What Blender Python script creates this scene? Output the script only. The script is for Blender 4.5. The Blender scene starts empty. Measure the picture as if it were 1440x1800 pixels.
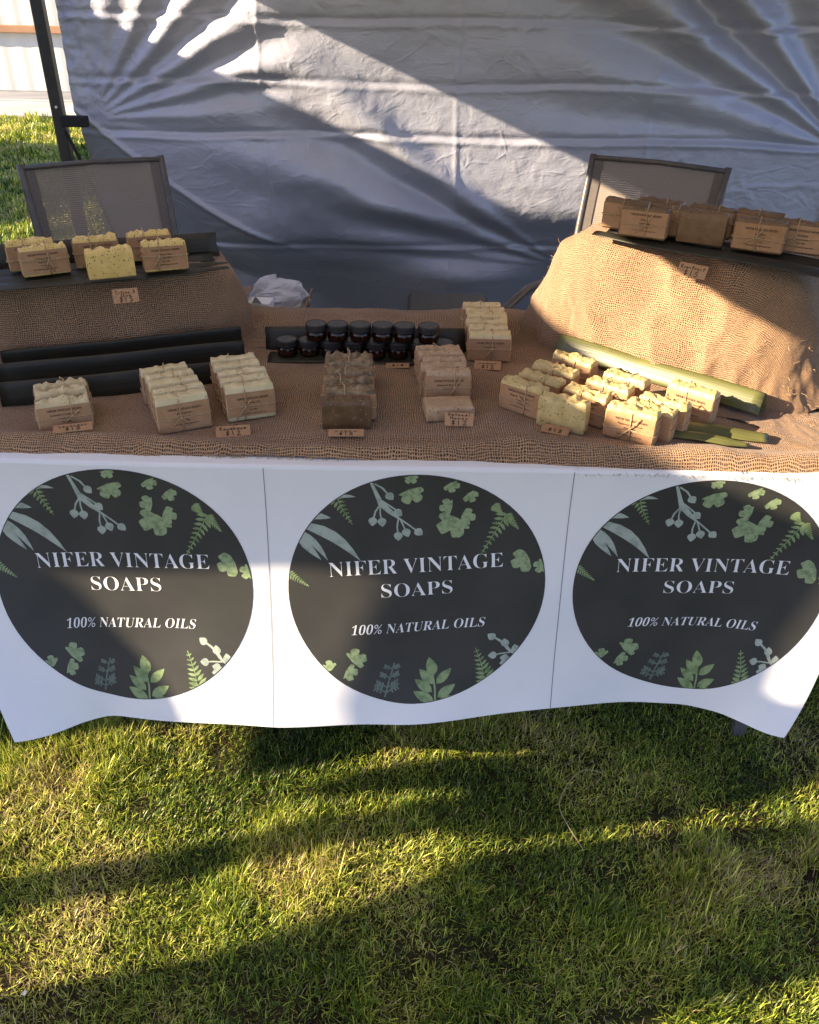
import bpy, math, random
import numpy as np
from mathutils import Matrix, Vector
R = math.radians
random.seed(7); RNG = np.random.default_rng(7)
sc = bpy.context.scene
col = sc.collection

# ---------------------------------------------------------------- camera, sky, sun, exposure
PITCH, ROLL = R(32.5), R(1.2)
cam = bpy.data.cameras.new('camera'); cam_o = bpy.data.objects.new('camera', cam); col.objects.link(cam_o)
cam.sensor_fit = 'HORIZONTAL'; cam.sensor_width = 36; cam.lens = 36.0; cam.clip_start = 0.05; cam.clip_end = 400
_f = Vector((0, math.cos(PITCH), -math.sin(PITCH))); _u = Vector((0, math.sin(PITCH), math.cos(PITCH))); _r = Vector((1, 0, 0))
_R = _r*math.cos(ROLL)+_u*math.sin(ROLL); _U = -_r*math.sin(ROLL)+_u*math.cos(ROLL)
cam_o.matrix_world = Matrix(((_R.x, _U.x, -_f.x, 0), (_R.y, _U.y, -_f.y, 0), (_R.z, _U.z, -_f.z, 1.5), (0, 0, 0, 1)))
sc.camera = cam_o

SUN_EL, SUN_AZ = R(22.0), R(-103.5)          # azimuth from +Y towards +X
world = bpy.data.worlds.new('World'); sc.world = world; world.use_nodes = True
wn = world.node_tree; sky = wn.nodes.new('ShaderNodeTexSky'); sky.sky_type = 'NISHITA'; sky.sun_disc = False
sky.sun_elevation = SUN_EL; sky.sun_rotation = SUN_AZ; sky.air_density = 1.0; sky.dust_density = 0.6; sky.ozone_density = 1.6
tint = wn.nodes.new('ShaderNodeVectorMath'); tint.operation = 'MULTIPLY'; tint.inputs[1].default_value = (1.01, .985, 1.24)
wn.links.new(sky.outputs[0], tint.inputs[0]); wn.links.new(tint.outputs[0], wn.nodes['Background'].inputs[0]); wn.nodes['Background'].inputs[1].default_value = 0.065
sl = bpy.data.lights.new('sun', 'SUN'); sl.energy = 5.0; sl.angle = R(0.5); sl.color = (1.0, 0.80, 0.56)
sun_o = bpy.data.objects.new('sun', sl); col.objects.link(sun_o); sun_o.location = (-6, -3, 6)
_s = Vector((math.sin(SUN_AZ)*math.cos(SUN_EL), math.cos(SUN_AZ)*math.cos(SUN_EL), math.sin(SUN_EL)))
sun_o.rotation_euler = _s.to_track_quat('Z', 'Y').to_euler()
sc.view_settings.view_transform = 'Standard'; sc.view_settings.look = 'None'
sc.view_settings.exposure = 2.03; sc.view_settings.gamma = 1.0
sc.view_settings.use_curve_mapping = False
sc.cycles.max_bounces = 4; sc.cycles.transparent_max_bounces = 8
sc.cycles.sample_clamp_indirect = 8; sc.cycles.use_denoising = True

# ---------------------------------------------------------------- helpers
def vnoise(x, y, seed=0):
    x = np.asarray(x, float); y = np.asarray(y, float)
    xi = np.floor(x).astype(np.int64); yi = np.floor(y).astype(np.int64)
    xf = x-xi; yf = y-yi
    def h(a, b):
        n = (a*374761393 + b*668265263 + seed*974634777) & 0x7fffffff
        n = ((n ^ (n >> 13))*1274126177) & 0x7fffffff
        return ((n ^ (n >> 16)) & 0xffff)/65535.0
    u = xf*xf*(3-2*xf); v = yf*yf*(3-2*yf)
    return (h(xi, yi)*(1-u)+h(xi+1, yi)*u)*(1-v) + (h(xi, yi+1)*(1-u)+h(xi+1, yi+1)*u)*v
def fbm(x, y, seed=0, oct=4):
    s = 0; a = 0.5
    for i in range(oct):
        s = s + a*vnoise(x*2**i, y*2**i, seed+i); a *= 0.5
    return s
def sstep(a, b, x):
    t = np.clip((x-a)/(b-a), 0, 1); return t*t*(3-2*t)

def link(name, me, mat=None, parent=None, smooth=False):
    o = bpy.data.objects.new(name, me); col.objects.link(o)
    if mat is not None and not me.materials: me.materials.append(mat)
    if smooth: me.shade_smooth()
    if parent is not None: o.parent = parent
    return o
def mk(name, verts, faces, mat=None, parent=None, smooth=False, uv=None):
    me = bpy.data.meshes.new(name); me.from_pydata([tuple(map(float, v)) for v in verts], [], [tuple(map(int, f)) for f in faces]); me.update()
    if uv is not None:
        l = me.uv_layers.new(name='UVMap'); uv = np.asarray(uv, float)
        idx = np.empty(len(me.loops), int); me.loops.foreach_get('vertex_index', idx)
        l.data.foreach_set('uv', uv[idx].ravel())
    return link(name, me, mat, parent, smooth)
def grid_faces(nx, ny, flip=False):
    i = np.arange(nx-1); j = np.arange(ny-1); I, J = np.meshgrid(i, j)
    a = (J*nx+I).ravel(); f = np.stack([a, a+1, a+nx+1, a+nx], 1)
    return f[:, ::-1] if flip else f
def empty(name, loc=(0, 0, 0), rz=0):
    o = bpy.data.objects.new(name, None); col.objects.link(o); o.location = loc; o.rotation_euler = (0, 0, rz); o.empty_display_size = 0.05
    return o
def tag(o, label, cat, group=None):
    o['label'] = label; o['category'] = cat
    if group: o['group'] = group
    return o
def struct(o): o['kind'] = 'structure'; return o
class MB:
    def __init__(s): s.v = []; s.f = []
    def add(s, v, f):
        b = len(s.v); s.v += [tuple(map(float, p)) for p in v]; s.f += [tuple(int(i)+b for i in q) for q in f]; return s
    def box(s, lo, hi, bev=0.0):
        (a, b, c), (d, e, g) = lo, hi
        if bev <= 0:
            v = [(a, b, c), (d, b, c), (d, e, c), (a, e, c), (a, b, g), (d, b, g), (d, e, g), (a, e, g)]
            return s.add(v, [(0, 3, 2, 1), (4, 5, 6, 7), (0, 1, 5, 4), (1, 2, 6, 5), (2, 3, 7, 6), (3, 0, 4, 7)])
        v = []; k = bev                                             # chamfered box: 24 verts
        for z0, z1 in ((c, 1), (g, -1)):
            v += [(a+k, b+k, z0), (d-k, b+k, z0), (d-k, e-k, z0), (a+k, e-k, z0)]
            zz = z0+z1*k
            v += [(a+k, b, zz), (d-k, b, zz), (d, b+k, zz), (d, e-k, zz), (d-k, e, zz), (a+k, e, zz), (a, e-k, zz), (a, b+k, zz)]
        f = [(3, 2, 1, 0), (12, 13, 14, 15)]
        for o_, fl in ((0, 0), (12, 1)):
            q = [(o_+0, o_+1, o_+5, o_+4), (o_+1, o_+2, o_+7, o_+6), (o_+2, o_+3, o_+9, o_+8), (o_+3, o_+0, o_+11, o_+10), (o_+1, o_+6, o_+5), (o_+2, o_+8, o_+7), (o_+3, o_+10, o_+9), (o_+0, o_+4, o_+11)]
            f += [t[::-1] for t in q] if fl else q
        for i in range(8):
            j = (i+1) % 8; f.append((4+i, 4+j, 16+j, 16+i))
        return s.add(v, f)
    def tube(s, pts, r, n=6, cap=True):
        pts = [Vector(p) for p in pts]; rs = r if hasattr(r, '__len__') else [r]*len(pts)
        V = []; F = []; prev = None
        for i, p in enumerate(pts):
            t = (pts[min(i+1, len(pts)-1)]-pts[max(i-1, 0)])
            t = t.normalized() if t.length > 1e-9 else Vector((0, 0, 1))
            a = prev if prev is not None else (Vector((0, 0, 1)) if abs(t.z) < .9 else Vector((1, 0, 0)))
            u = (a - t*a.dot(t))
            if u.length < 1e-6: u = t.orthogonal()
            u.normalize(); w = t.cross(u); prev = u
            for k in range(n):
                an = 2*math.pi*k/n; V.append(p+(u*math.cos(an)+w*math.sin(an))*rs[i])
        for i in range(len(pts)-1):
            for k in range(n):
                F.append((i*n+k, i*n+(k+1) % n, (i+1)*n+(k+1) % n, (i+1)*n+k))
        if cap: F.append(tuple(range(n))[::-1]); F.append(tuple((len(pts)-1)*n+k for k in range(n)))
        return s.add(V, F)
    def lathe(s, prof, n=20, c=(0, 0, 0)):
        V = []; F = []
        for r, z in prof:
            for k in range(n):
                a = 2*math.pi*k/n; V.append((c[0]+r*math.cos(a), c[1]+r*math.sin(a), c[2]+z))
        m = len(prof)
        for i in range(m-1):
            for k in range(n): F.append((i*n+k, i*n+(k+1) % n, (i+1)*n+(k+1) % n, (i+1)*n+k))
        F.append(tuple(range(n))[::-1]); F.append(tuple((m-1)*n+k for k in range(n)))
        return s.add(V, F)
    def build(s, name, mat, parent=None, smooth=False): return mk(name, s.v, s.f, mat, parent, smooth)

# ---------------------------------------------------------------- materials
class NT:
    """small node-tree helper"""
    def __init__(s, name):
        s.m = bpy.data.materials.new(name); s.m.use_nodes = True; s.t = s.m.node_tree; s.b = s.t.nodes['Principled BSDF']; s.out = s.t.nodes['Material Output']
    def n(s, typ, **k):
        x = s.t.nodes.new(typ)
        for a, v in k.items(): setattr(x, a, v)
        return x
    def l(s, a, b): s.t.links.new(a, b)
    def put(s, sock, v):
        if hasattr(v, 'links') or hasattr(v, 'is_output'): s.l(v, sock)
        else: sock.default_value = v
    def math(s, op, a, b=None, c=None, clamp=False):
        x = s.n('ShaderNodeMath', operation=op); x.use_clamp = clamp; s.put(x.inputs[0], a)
        if b is not None: s.put(x.inputs[1], b)
        if c is not None: s.put(x.inputs[2], c)
        return x.outputs[0]
    def mix(s, f, a, b):
        x = s.n('ShaderNodeMix', data_type='RGBA'); s.put(x.inputs[0], f)
        s.put(x.inputs[6], a if hasattr(a, 'is_output') else (*a, 1)); s.put(x.inputs[7], b if hasattr(b, 'is_output') else (*b, 1)); return x.outputs[2]
    def noise(s, scale, detail=3, rough=.55, vec=None, dist=0):
        x = s.n('ShaderNodeTexNoise'); x.inputs['Scale'].default_value = scale; x.inputs['Detail'].default_value = detail; x.inputs['Roughness'].default_value = rough; x.inputs['Distortion'].default_value = dist
        if vec is not None: s.l(vec, x.inputs['Vector'])
        return x.outputs[0]
    def ramp(s, v, lo, hi):
        x = s.n('ShaderNodeMapRange'); x.interpolation_type = 'SMOOTHSTEP'; s.l(v, x.inputs[0]); x.inputs[1].default_value = lo; x.inputs[2].default_value = hi; return x.outputs[0]
    def obj(s): return s.n('ShaderNodeTexCoord').outputs['Object']
    def uv(s): return s.n('ShaderNodeTexCoord').outputs['UV']
    def rand(s): return s.n('ShaderNodeObjectInfo').outputs['Random']
    def bump(s, h, dist, strength=1.0):
        x = s.n('ShaderNodeBump'); x.inputs['Distance'].default_value = dist; x.inputs['Strength'].default_value = strength; s.l(h, x.inputs['Height']); s.l(x.outputs[0], s.b.inputs['Normal']); return x
    def set(s, color=None, rough=None, spec=None, **k):
        if color is not None: s.put(s.b.inputs['Base Color'], color if hasattr(color, 'is_output') else (*color, 1))
        if rough is not None: s.put(s.b.inputs['Roughness'], rough)
        if spec is not None: s.b.inputs['Specular IOR Level'].default_value = spec
        for a, v in k.items(): s.put(s.b.inputs[a.replace('_', ' ')], v)
        return s.m

def mat_noise(name, c1, c2, scale, rough=.6, bump=0, bscale=None, spec=.5, lo=.35, hi=.65):
    t = NT(name); o = t.obj(); f = t.ramp(t.noise(scale, 4, vec=o), lo, hi)
    m = t.set(t.mix(f, c1, c2), rough, spec)
    if bump: t.bump(t.noise(bscale or scale*4, 4, vec=o), bump)
    return m

def mat_burlap(name, pitch=0.0044, thread=(.385, .24, .134), gap=(.045, .02, .009)):
    t = NT(name); uv = t.uv()
    nz = t.n('ShaderNodeTexNoise'); nz.inputs['Scale'].default_value = 26; nz.inputs['Detail'].default_value = 4; t.l(uv, nz.inputs['Vector'])
    sub = t.n('ShaderNodeVectorMath', operation='SUBTRACT'); t.l(nz.outputs['Color'], sub.inputs[0]); sub.inputs[1].default_value = (.5, .5, .5)
    scl = t.n('ShaderNodeVectorMath', operation='SCALE'); t.l(sub.outputs[0], scl.inputs[0]); scl.inputs['Scale'].default_value = 0.016
    ad = t.n('ShaderNodeVectorMath', operation='ADD'); t.l(uv, ad.inputs[0]); t.l(scl.outputs[0], ad.inputs[1])
    sp = t.n('ShaderNodeSeparateXYZ'); t.l(ad.outputs[0], sp.inputs[0])
    U = t.math('DIVIDE', sp.outputs[0], pitch); V = t.math('DIVIDE', sp.outputs[1], pitch)
    def thr(x):
        d = t.math('ABSOLUTE', t.math('SUBTRACT', t.math('FRACT', x), .5)); return d     # 0 thread centre .. .5 gap
    dU, dV = thr(U), thr(V)
    # slubs: thread width wanders
    w = t.ramp(t.noise(170, 2, vec=uv), .3, .75); wd = t.math('MULTIPLY_ADD', w, .12, .115)
    def mask(d): return t.math('MULTIPLY', t.math('SUBTRACT', t.math('ADD', wd, .09), d), 9.0, clamp=True)
    mU, mV = mask(dU), mask(dV)
    par = t.math('PINGPONG', t.math('ADD', t.math('FLOOR', U), t.math('FLOOR', V)), 1.0)
    cov = t.math('MAXIMUM', mU, mV)
    hU = t.math('MULTIPLY', mU, t.math('MULTIPLY_ADD', par, .5, .5)); hV = t.math('MULTIPLY', mV, t.math('MULTIPLY_ADD', par, -.5, 1.0))
    h = t.math('MAXIMUM', hU, hV)
    tint = t.noise(9, 3, vec=uv); tint2 = t.noise(420, 2, vec=uv)
    c = t.mix(t.ramp(tint, .3, .7), (thread[0]*.86, thread[1]*.84, thread[2]*.84), (thread[0]*1.12, thread[1]*1.12, thread[2]*1.10))
    c = t.mix(t.ramp(tint2, .45, .8), c, (min(1, thread[0]*1.35), thread[1]*1.4, thread[2]*1.5))
    m = t.set(t.mix(cov, gap, c), .92, .12, Sheen_Weight=.15, Sheen_Roughness=.6)
    t.bump(h, .0016, .9); return m

def mat_soap(name, c1, c2, speck=None, rough=.42, sub=.12):
    t = NT(name); o = t.obj(); rnd = t.rand()
    w = t.n('ShaderNodeTexCoord').outputs['Object']
    mp = t.n('ShaderNodeVectorMath', operation='ADD'); t.l(w, mp.inputs[0]); cb = t.n('ShaderNodeCombineXYZ'); t.l(t.math('MULTIPLY', rnd, 7.0), cb.inputs[0]); t.l(cb.outputs[0], mp.inputs[1]); v = mp.outputs[0]
    c = t.mix(t.ramp(t.noise(45, 4, vec=v), .3, .7), c1, c2)
    if speck:
        vo = t.n('ShaderNodeTexVoronoi'); vo.inputs['Scale'].default_value = speck[1]; dn = t.n('ShaderNodeTexNoise'); dn.inputs['Scale'].default_value = 300; t.l(v, dn.inputs['Vector']); dm = t.n('ShaderNodeVectorMath', operation='MULTIPLY_ADD'); t.l(dn.outputs['Color'], dm.inputs[0]); dm.inputs[1].default_value = (.006, .006, .006); t.l(v, dm.inputs[2]); t.l(dm.outputs[0], vo.inputs['Vector'])
        pick = t.ramp(t.n_sep(vo.outputs['Color']), speck[3], speck[3]+.02)
        sp = t.math('MULTIPLY', t.math('LESS_THAN', vo.outputs['Distance'], speck[2]), pick)
        c = t.mix(sp, c, speck[0])
    m = t.set(c, rough, .4, Subsurface_Weight=sub, Subsurface_Scale=.01)
    m.node_tree.nodes['Principled BSDF'].inputs['Subsurface Radius'].default_value = (1, .6, .3)
    t.bump(t.noise(260, 4, vec=v), .0009); return m
def _sep(self, c):
    x = self.n('ShaderNodeSeparateColor'); self.l(c, x.inputs[0]); return x.outputs[0]
NT.n_sep = _sep

M = {}
M['burlap'] = mat_burlap('burlap')
def kraft():
    t = NT('kraft_paper'); o = t.obj(); r = t.rand()
    c = t.mix(t.ramp(t.noise(60, 4, vec=o), .3, .7), (.36, .20, .10), (.42, .245, .13))
    c = t.mix(t.math('MULTIPLY', r, .5), c, (.46, .285, .17))
    sp = t.ramp(t.noise(900, 2, vec=o), .62, .75); c = t.mix(t.math('MULTIPLY', sp, .35), c, (.22, .12, .06))
    m = t.set(c, .8, .2); t.bump(t.noise(120, 3, vec=o), .0006); return m
M['kraft'] = kraft()
M['twine'] = mat_noise('jute_twine', (.36, .24, .13), (.52, .38, .23), 300, .9, spec=.1)
M['pen'] = NT('pen_ink').set((.06, .045, .035), .7, .2)
M['ink'] = NT('black_ink').set((.025, .02, .018), .7, .2)
M['soap_citrus'] = mat_soap('citrus_soap', (.70, .49, .15), (.76, .56, .21), ((.13, .07, .03), 210, .30, .60))
M['soap_lavender'] = mat_soap('lavender_soap', (.56, .45, .24), (.64, .53, .31), ((.25, .2, .15), 260, .3, .8))
M['soap_kawakawa'] = mat_soap('kawakawa_soap', (.60, .49, .26), (.67, .56, .34), ((.40, .38, .22), 120, .3, .86), .3)
M['soap_brown'] = mat_soap('brown_soap', (.10, .056, .026), (.15, .086, .04), ((.36, .25, .12), 200, .25, .85))
M['soap_browntop'] = mat_soap('pale_crumb_soap', (.11, .075, .04), (.30, .215, .12))
M['soap_oat'] = mat_soap('oatmeal_soap', (.40, .26, .15), (.48, .33, .20), ((.25, .14, .06), 170, .3, .74))
M['soap_pale'] = mat_soap('pale_cream_soap', (.60, .47, .23), (.68, .55, .31))
M['soap_green'] = mat_soap('green_fleck_soap', (.50, .38, .15), (.62, .48, .23), ((.10, .10, .03), 210, .3, .76))
M['soap_kiwi'] = mat_soap('kiwifruit_soap', (.15, .085, .038), (.21, .12, .055), ((.09, .06, .02), 180, .3, .75))

def mat_wall():
    t = NT('gazebo_wall_fabric'); o = t.obj()
    c = t.mix(t.ramp(t.noise(2.2, 4, vec=o), .3, .7), (.40, .415, .50), (.46, .475, .56))
    m = t.set(c, .44, .5, Metallic=.25)
    mp = t.n('ShaderNodeMapping'); mp.inputs['Scale'].default_value = (1, 1, 1.7); t.l(o, mp.inputs[0])
    n1 = t.noise(9, 5, .6, vec=mp.outputs[0], dist=.5); n2 = t.noise(55, 4, .6, vec=o)
    ridge = t.math('ABSOLUTE', t.math('SUBTRACT', n1, .5))
    h = t.math('ADD', t.math('MULTIPLY', ridge, 1.0), t.math('MULTIPLY', n2, .10))
    warp = t.n('ShaderNodeVectorMath', operation='MULTIPLY_ADD'); wn_ = t.n('ShaderNodeTexNoise'); wn_.inputs['Scale'].default_value = 4; t.l(o, wn_.inputs['Vector']); t.l(wn_.outputs['Color'], warp.inputs[0]); warp.inputs[1].default_value = (.16, .16, .16); t.l(mp.outputs[0], warp.inputs[2])
    for scl_, amt in ((3.2, .26), (8.5, .13)):
        vo = t.n('ShaderNodeTexVoronoi'); vo.feature = 'DISTANCE_TO_EDGE'; vo.inputs['Scale'].default_value = scl_; t.l(warp.outputs[0], vo.inputs['Vector'])
        ed = t.math('MULTIPLY', t.math('SUBTRACT', 1.0, t.ramp(vo.outputs['Distance'], 0.0, .09)), t.ramp(t.noise(scl_*1.3, 2, vec=o), .42, .66)); h = t.math('ADD', h, t.math('MULTIPLY', ed, amt))
    t.bump(h, .015, .42); return m
M['wall'] = mat_wall()
def mat_canopy():
    t = NT('canopy_fabric'); c = t.mix(t.noise(3, 3, vec=t.obj()), (.58, .565, .57), (.64, .625, .63)); m = t.set(c, .6, .3)
    tr = t.n('ShaderNodeBsdfTranslucent'); t.l(c, tr.inputs[0]); mx = t.n('ShaderNodeMixShader'); mx.inputs[0].default_value = .24
    t.l(t.b.outputs[0], mx.inputs[1]); t.l(tr.outputs[0], mx.inputs[2]); t.l(mx.outputs[0], t.out.inputs[0]); return m
M['canopy'] = mat_canopy()
M['black_metal'] = mat_noise('black_powder_coat', (.018, .016, .016), (.03, .027, .025), 30, .42)
M['black_webbing'] = mat_noise('black_webbing', (.012, .012, .012), (.022, .02, .02), 200, .8)
M['steel'] = NT('steel_bolt').set((.6, .6, .58), .3, .5, Metallic=.9)
M['vinyl'] = mat_noise('white_banner_vinyl', (.78, .78, .79), (.82, .815, .81), 4, .30, spec=.5)
M['print_dark'] = mat_noise('dark_print', (.034, .034, .030), (.044, .042, .038), 7, .52, spec=.4)
M['print_white'] = NT('white_print').set((.80, .80, .80), .4, .4)
def leafprint(name, a, b, sc_):
    return mat_noise(name, a, b, sc_, .4, spec=.4, lo=.3, hi=.6)
M['print_green'] = leafprint('green_leaf_print', (.16, .22, .11), (.29, .37, .20), 110)
M['print_greenb'] = leafprint('mid_green_leaf_print', (.12, .185, .075), (.25, .33, .155), 60)
M['print_grey'] = leafprint('grey_green_leaf_print', (.25, .30, .255), (.38, .43, .37), 50)
M['print_dull'] = leafprint('dull_green_leaf_print', (.08, .11, .09), (.14, .18, .15), 60)
M['line'] = NT('seam_line').set((.18, .19, .22), .5)
M['table_top'] = mat_noise('grey_plastic_tabletop', (.55, .55, .54), (.6, .6, .59), 10, .5)
M['leg_metal'] = mat_noise('grey_leg_metal', (.07, .07, .08), (.10, .10, .11), 20, .38)
def flax(name, c1, c2, rough):
    t = NT(name); o = t.obj(); mp = t.n('ShaderNodeMapping'); mp.inputs['Scale'].default_value = (3, 160, 160); t.l(o, mp.inputs[0])
    st = t.noise(1.0, 3, vec=mp.outputs[0]); c = t.mix(t.ramp(st, .3, .7), c1, c2)
    c = t.mix(t.ramp(t.noise(14, 3, vec=o), .55, .8), c, (c2[0]*1.25, c2[1]*1.1, c2[2]*.8))
    m = t.set(c, rough, .5); t.bump(st, .0006); return m
M['flax_dark'] = flax('dark_flax_leaf', (.014, .0135, .009), (.023, .0215, .0135), .50)
M['flax_green'] = flax('olive_flax_leaf', (.075, .078, .024), (.115, .118, .038), .34)
def chair_mesh():
    t = NT('brown_sling_mesh'); uv = t.uv(); sp = t.n('ShaderNodeSeparateXYZ'); t.l(uv, sp.inputs[0])
    a = t.math('ABSOLUTE', t.math('SUBTRACT', t.math('FRACT', t.math('DIVIDE', sp.outputs[0], .0035)), .5)); b = t.math('ABSOLUTE', t.math('SUBTRACT', t.math('FRACT', t.math('DIVIDE', sp.outputs[1], .006)), .5))
    hole = t.math('MULTIPLY', t.math('GREATER_THAN', a, .36), t.math('GREATER_THAN', b, .34))
    c = t.mix(t.math('MULTIPLY', b, 1.6, clamp=True), (.27, .225, .185), (.18, .15, .125))
    m = t.set(c, .6, .3); m.node_tree.nodes['Principled BSDF'].inputs['Alpha'].default_value = 1
    t.l(t.math('SUBTRACT', 1.0, hole), t.b.inputs['Alpha']); return m
M['sling'] = chair_mesh()
M['sling_edge'] = mat_noise('dark_sling_hem', (.10, .083, .073), (.12, .10, .09), 120, .65)
M['chair_frame'] = mat_noise('chair_frame_metal', (.075, .066, .06), (.10, .088, .08), 40, .38)
M['jar_glass'] = NT('amber_glass').set((.016, .004, .002), .14, .4)
M['jar_lid'] = mat_noise('black_lid', (.010, .010, .010), (.016, .016, .016), 60, .5)
def lidlabel():
    t = NT('lid_label'); o = t.obj(); f = t.ramp(t.noise(420, 3, vec=o), .52, .6); m = t.set(t.mix(f, (.02, .02, .02), (.11, .11, .11)), .45); return m
M['lid_label'] = lidlabel()
M['bag'] = NT('translucent_white_bag').set((.62, .62, .66), .35, .5, Transmission_Weight=.15)
M['white_card'] = NT('white_card').set((.78, .78, .80), .5)
M['leaf_ink'] = NT('leaf_print_ink').set((.03, .06, .03), .5)
M['carton'] = mat_noise('carton_brown', (.20, .12, .06), (.26, .16, .085), 12, .8)
M['crate'] = mat_noise('black_plastic', (.014, .014, .016), (.02, .02, .022), 20, .45)
M['cladding'] = mat_noise('cream_cladding', (.55, .56, .51), (.60, .61, .56), 1.2, .5)
M['timber'] = mat_noise('timber_rail', (.30, .16, .085), (.38, .21, .11), 3, .7)
M['plinth'] = mat_noise('grey_plinth', (.20, .20, .21), (.26, .26, .27), 2, .8)
M['concrete'] = mat_noise('pale_concrete', (.40, .36, .33), (.48, .44, .41), 1.4, .85, bump=.004, bscale=30)
M['straw'] = NT('dry_stalk').set((.38, .31, .18), .7)
M['petal'] = NT('white_petal').set((.75, .73, .68), .6)
M['cloth_a'] = mat_noise('blocker_cloth', (.30, .28, .26), (.36, .33, .30), 4, .85)

def mat_ground():
    t = NT('lawn_soil'); o = t.obj()
    c = t.mix(t.ramp(t.noise(9, 5, vec=o), .35, .7), (.022, .015, .008), (.055, .038, .02))
    c = t.mix(t.ramp(t.noise(3, 4, vec=o), .4, .65), c, (.030, .034, .011))
    ds = t.n('ShaderNodeVectorMath', operation='DISTANCE'); t.l(o, ds.inputs[0]); ds.inputs[1].default_value = (0, 1.6, 0)   # beyond the modelled blades the turf itself is green
    c = t.mix(t.ramp(ds.outputs['Value'], 2.2, 4.5), c, t.mix(t.ramp(t.noise(25, 5, vec=o), .35, .65), (.055, .075, .012), (.13, .15, .028)))
    m = t.set(c, .95, .1); t.bump(t.noise(60, 5, vec=o), .012); return m
M['soil'] = mat_ground()
def mat_grass():
    t = NT('grass_blade'); at = t.n('ShaderNodeAttribute'); at.attribute_name = 'tint'
    d = t.set(at.outputs['Color'], .42, .45)
    tr = t.n('ShaderNodeBsdfTranslucent'); t.l(at.outputs['Color'], tr.inputs[0]); mx = t.n('ShaderNodeMixShader'); mx.inputs[0].default_value = .34
    t.l(t.b.outputs[0], mx.inputs[1]); t.l(tr.outputs[0], mx.inputs[2]); t.l(mx.outputs[0], t.out.inputs[0]); return d
M['grass'] = mat_grass()

# ---------------------------------------------------------------- text meshes
def bold(s):
    o = ''
    for c in s:
        if 'A' <= c <= 'Z': o += chr(0x1D400+ord(c)-65)
        elif 'a' <= c <= 'z': o += chr(0x1D41A+ord(c)-97)
        elif c.isdigit(): o += chr(0x1D7CE+ord(c)-48)
        else: o += c
    return o
def text2d(s, res=3, offset=0.0, shear=0.0):
    """flat glyph mesh as (verts N x 2 with x centred, cap height = 1, faces)"""
    cu = bpy.data.curves.new('glyphs', 'FONT'); cu.body = s; cu.resolution_u = res; cu.offset = offset; cu.shear = shear
    ob = bpy.data.objects.new('glyphs', cu); col.objects.link(ob)
    dg = bpy.context.evaluated_depsgraph_get(); ev = ob.evaluated_get(dg); me = ev.to_mesh()
    v = np.array([p.co[:2] for p in me.vertices]); f = [tuple(p.vertices) for p in me.polygons]
    ev.to_mesh_clear(); bpy.data.objects.remove(ob); bpy.data.curves.remove(cu)
    return v, f
def fit_text(s, width=None, cap=None, **k):
    v, f = text2d(s, **k); x0, x1 = v[:, 0].min(), v[:, 0].max()
    y1 = v[:, 1].max(); v = v.copy(); v[:, 0] -= (x0+x1)/2
    sx = width/(x1-x0) if width else cap/y1
    sy = cap/y1 if cap else sx
    v[:, 0] *= sx; v[:, 1] *= sy; return v, f

# ================================================================ GROUND
def gheight(x, y): return 0.02*(fbm(x*2.2, y*2.2, 3)-.5)+0.010*(fbm(x*9, y*9, 5)-.5)
def make_ground():
    xs = np.concatenate([np.linspace(-60, -3, 20), np.linspace(-2.9, 2.9, 150), np.linspace(3, 60, 20)])
    ys = np.concatenate([np.linspace(-40, -.3, 14), np.linspace(-.2, 4, 120), np.linspace(4.2, 80, 30)])
    X, Y = np.meshgrid(xs, ys); k = np.exp(-((X/6)**2+((Y-2)/6)**2)); Z = gheight(X, Y)*k
    struct(mk('ground', np.stack([X.ravel(), Y.ravel(), Z.ravel()], 1), grid_faces(len(xs), len(ys)), M['soil'], smooth=True))
make_ground()

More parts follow.
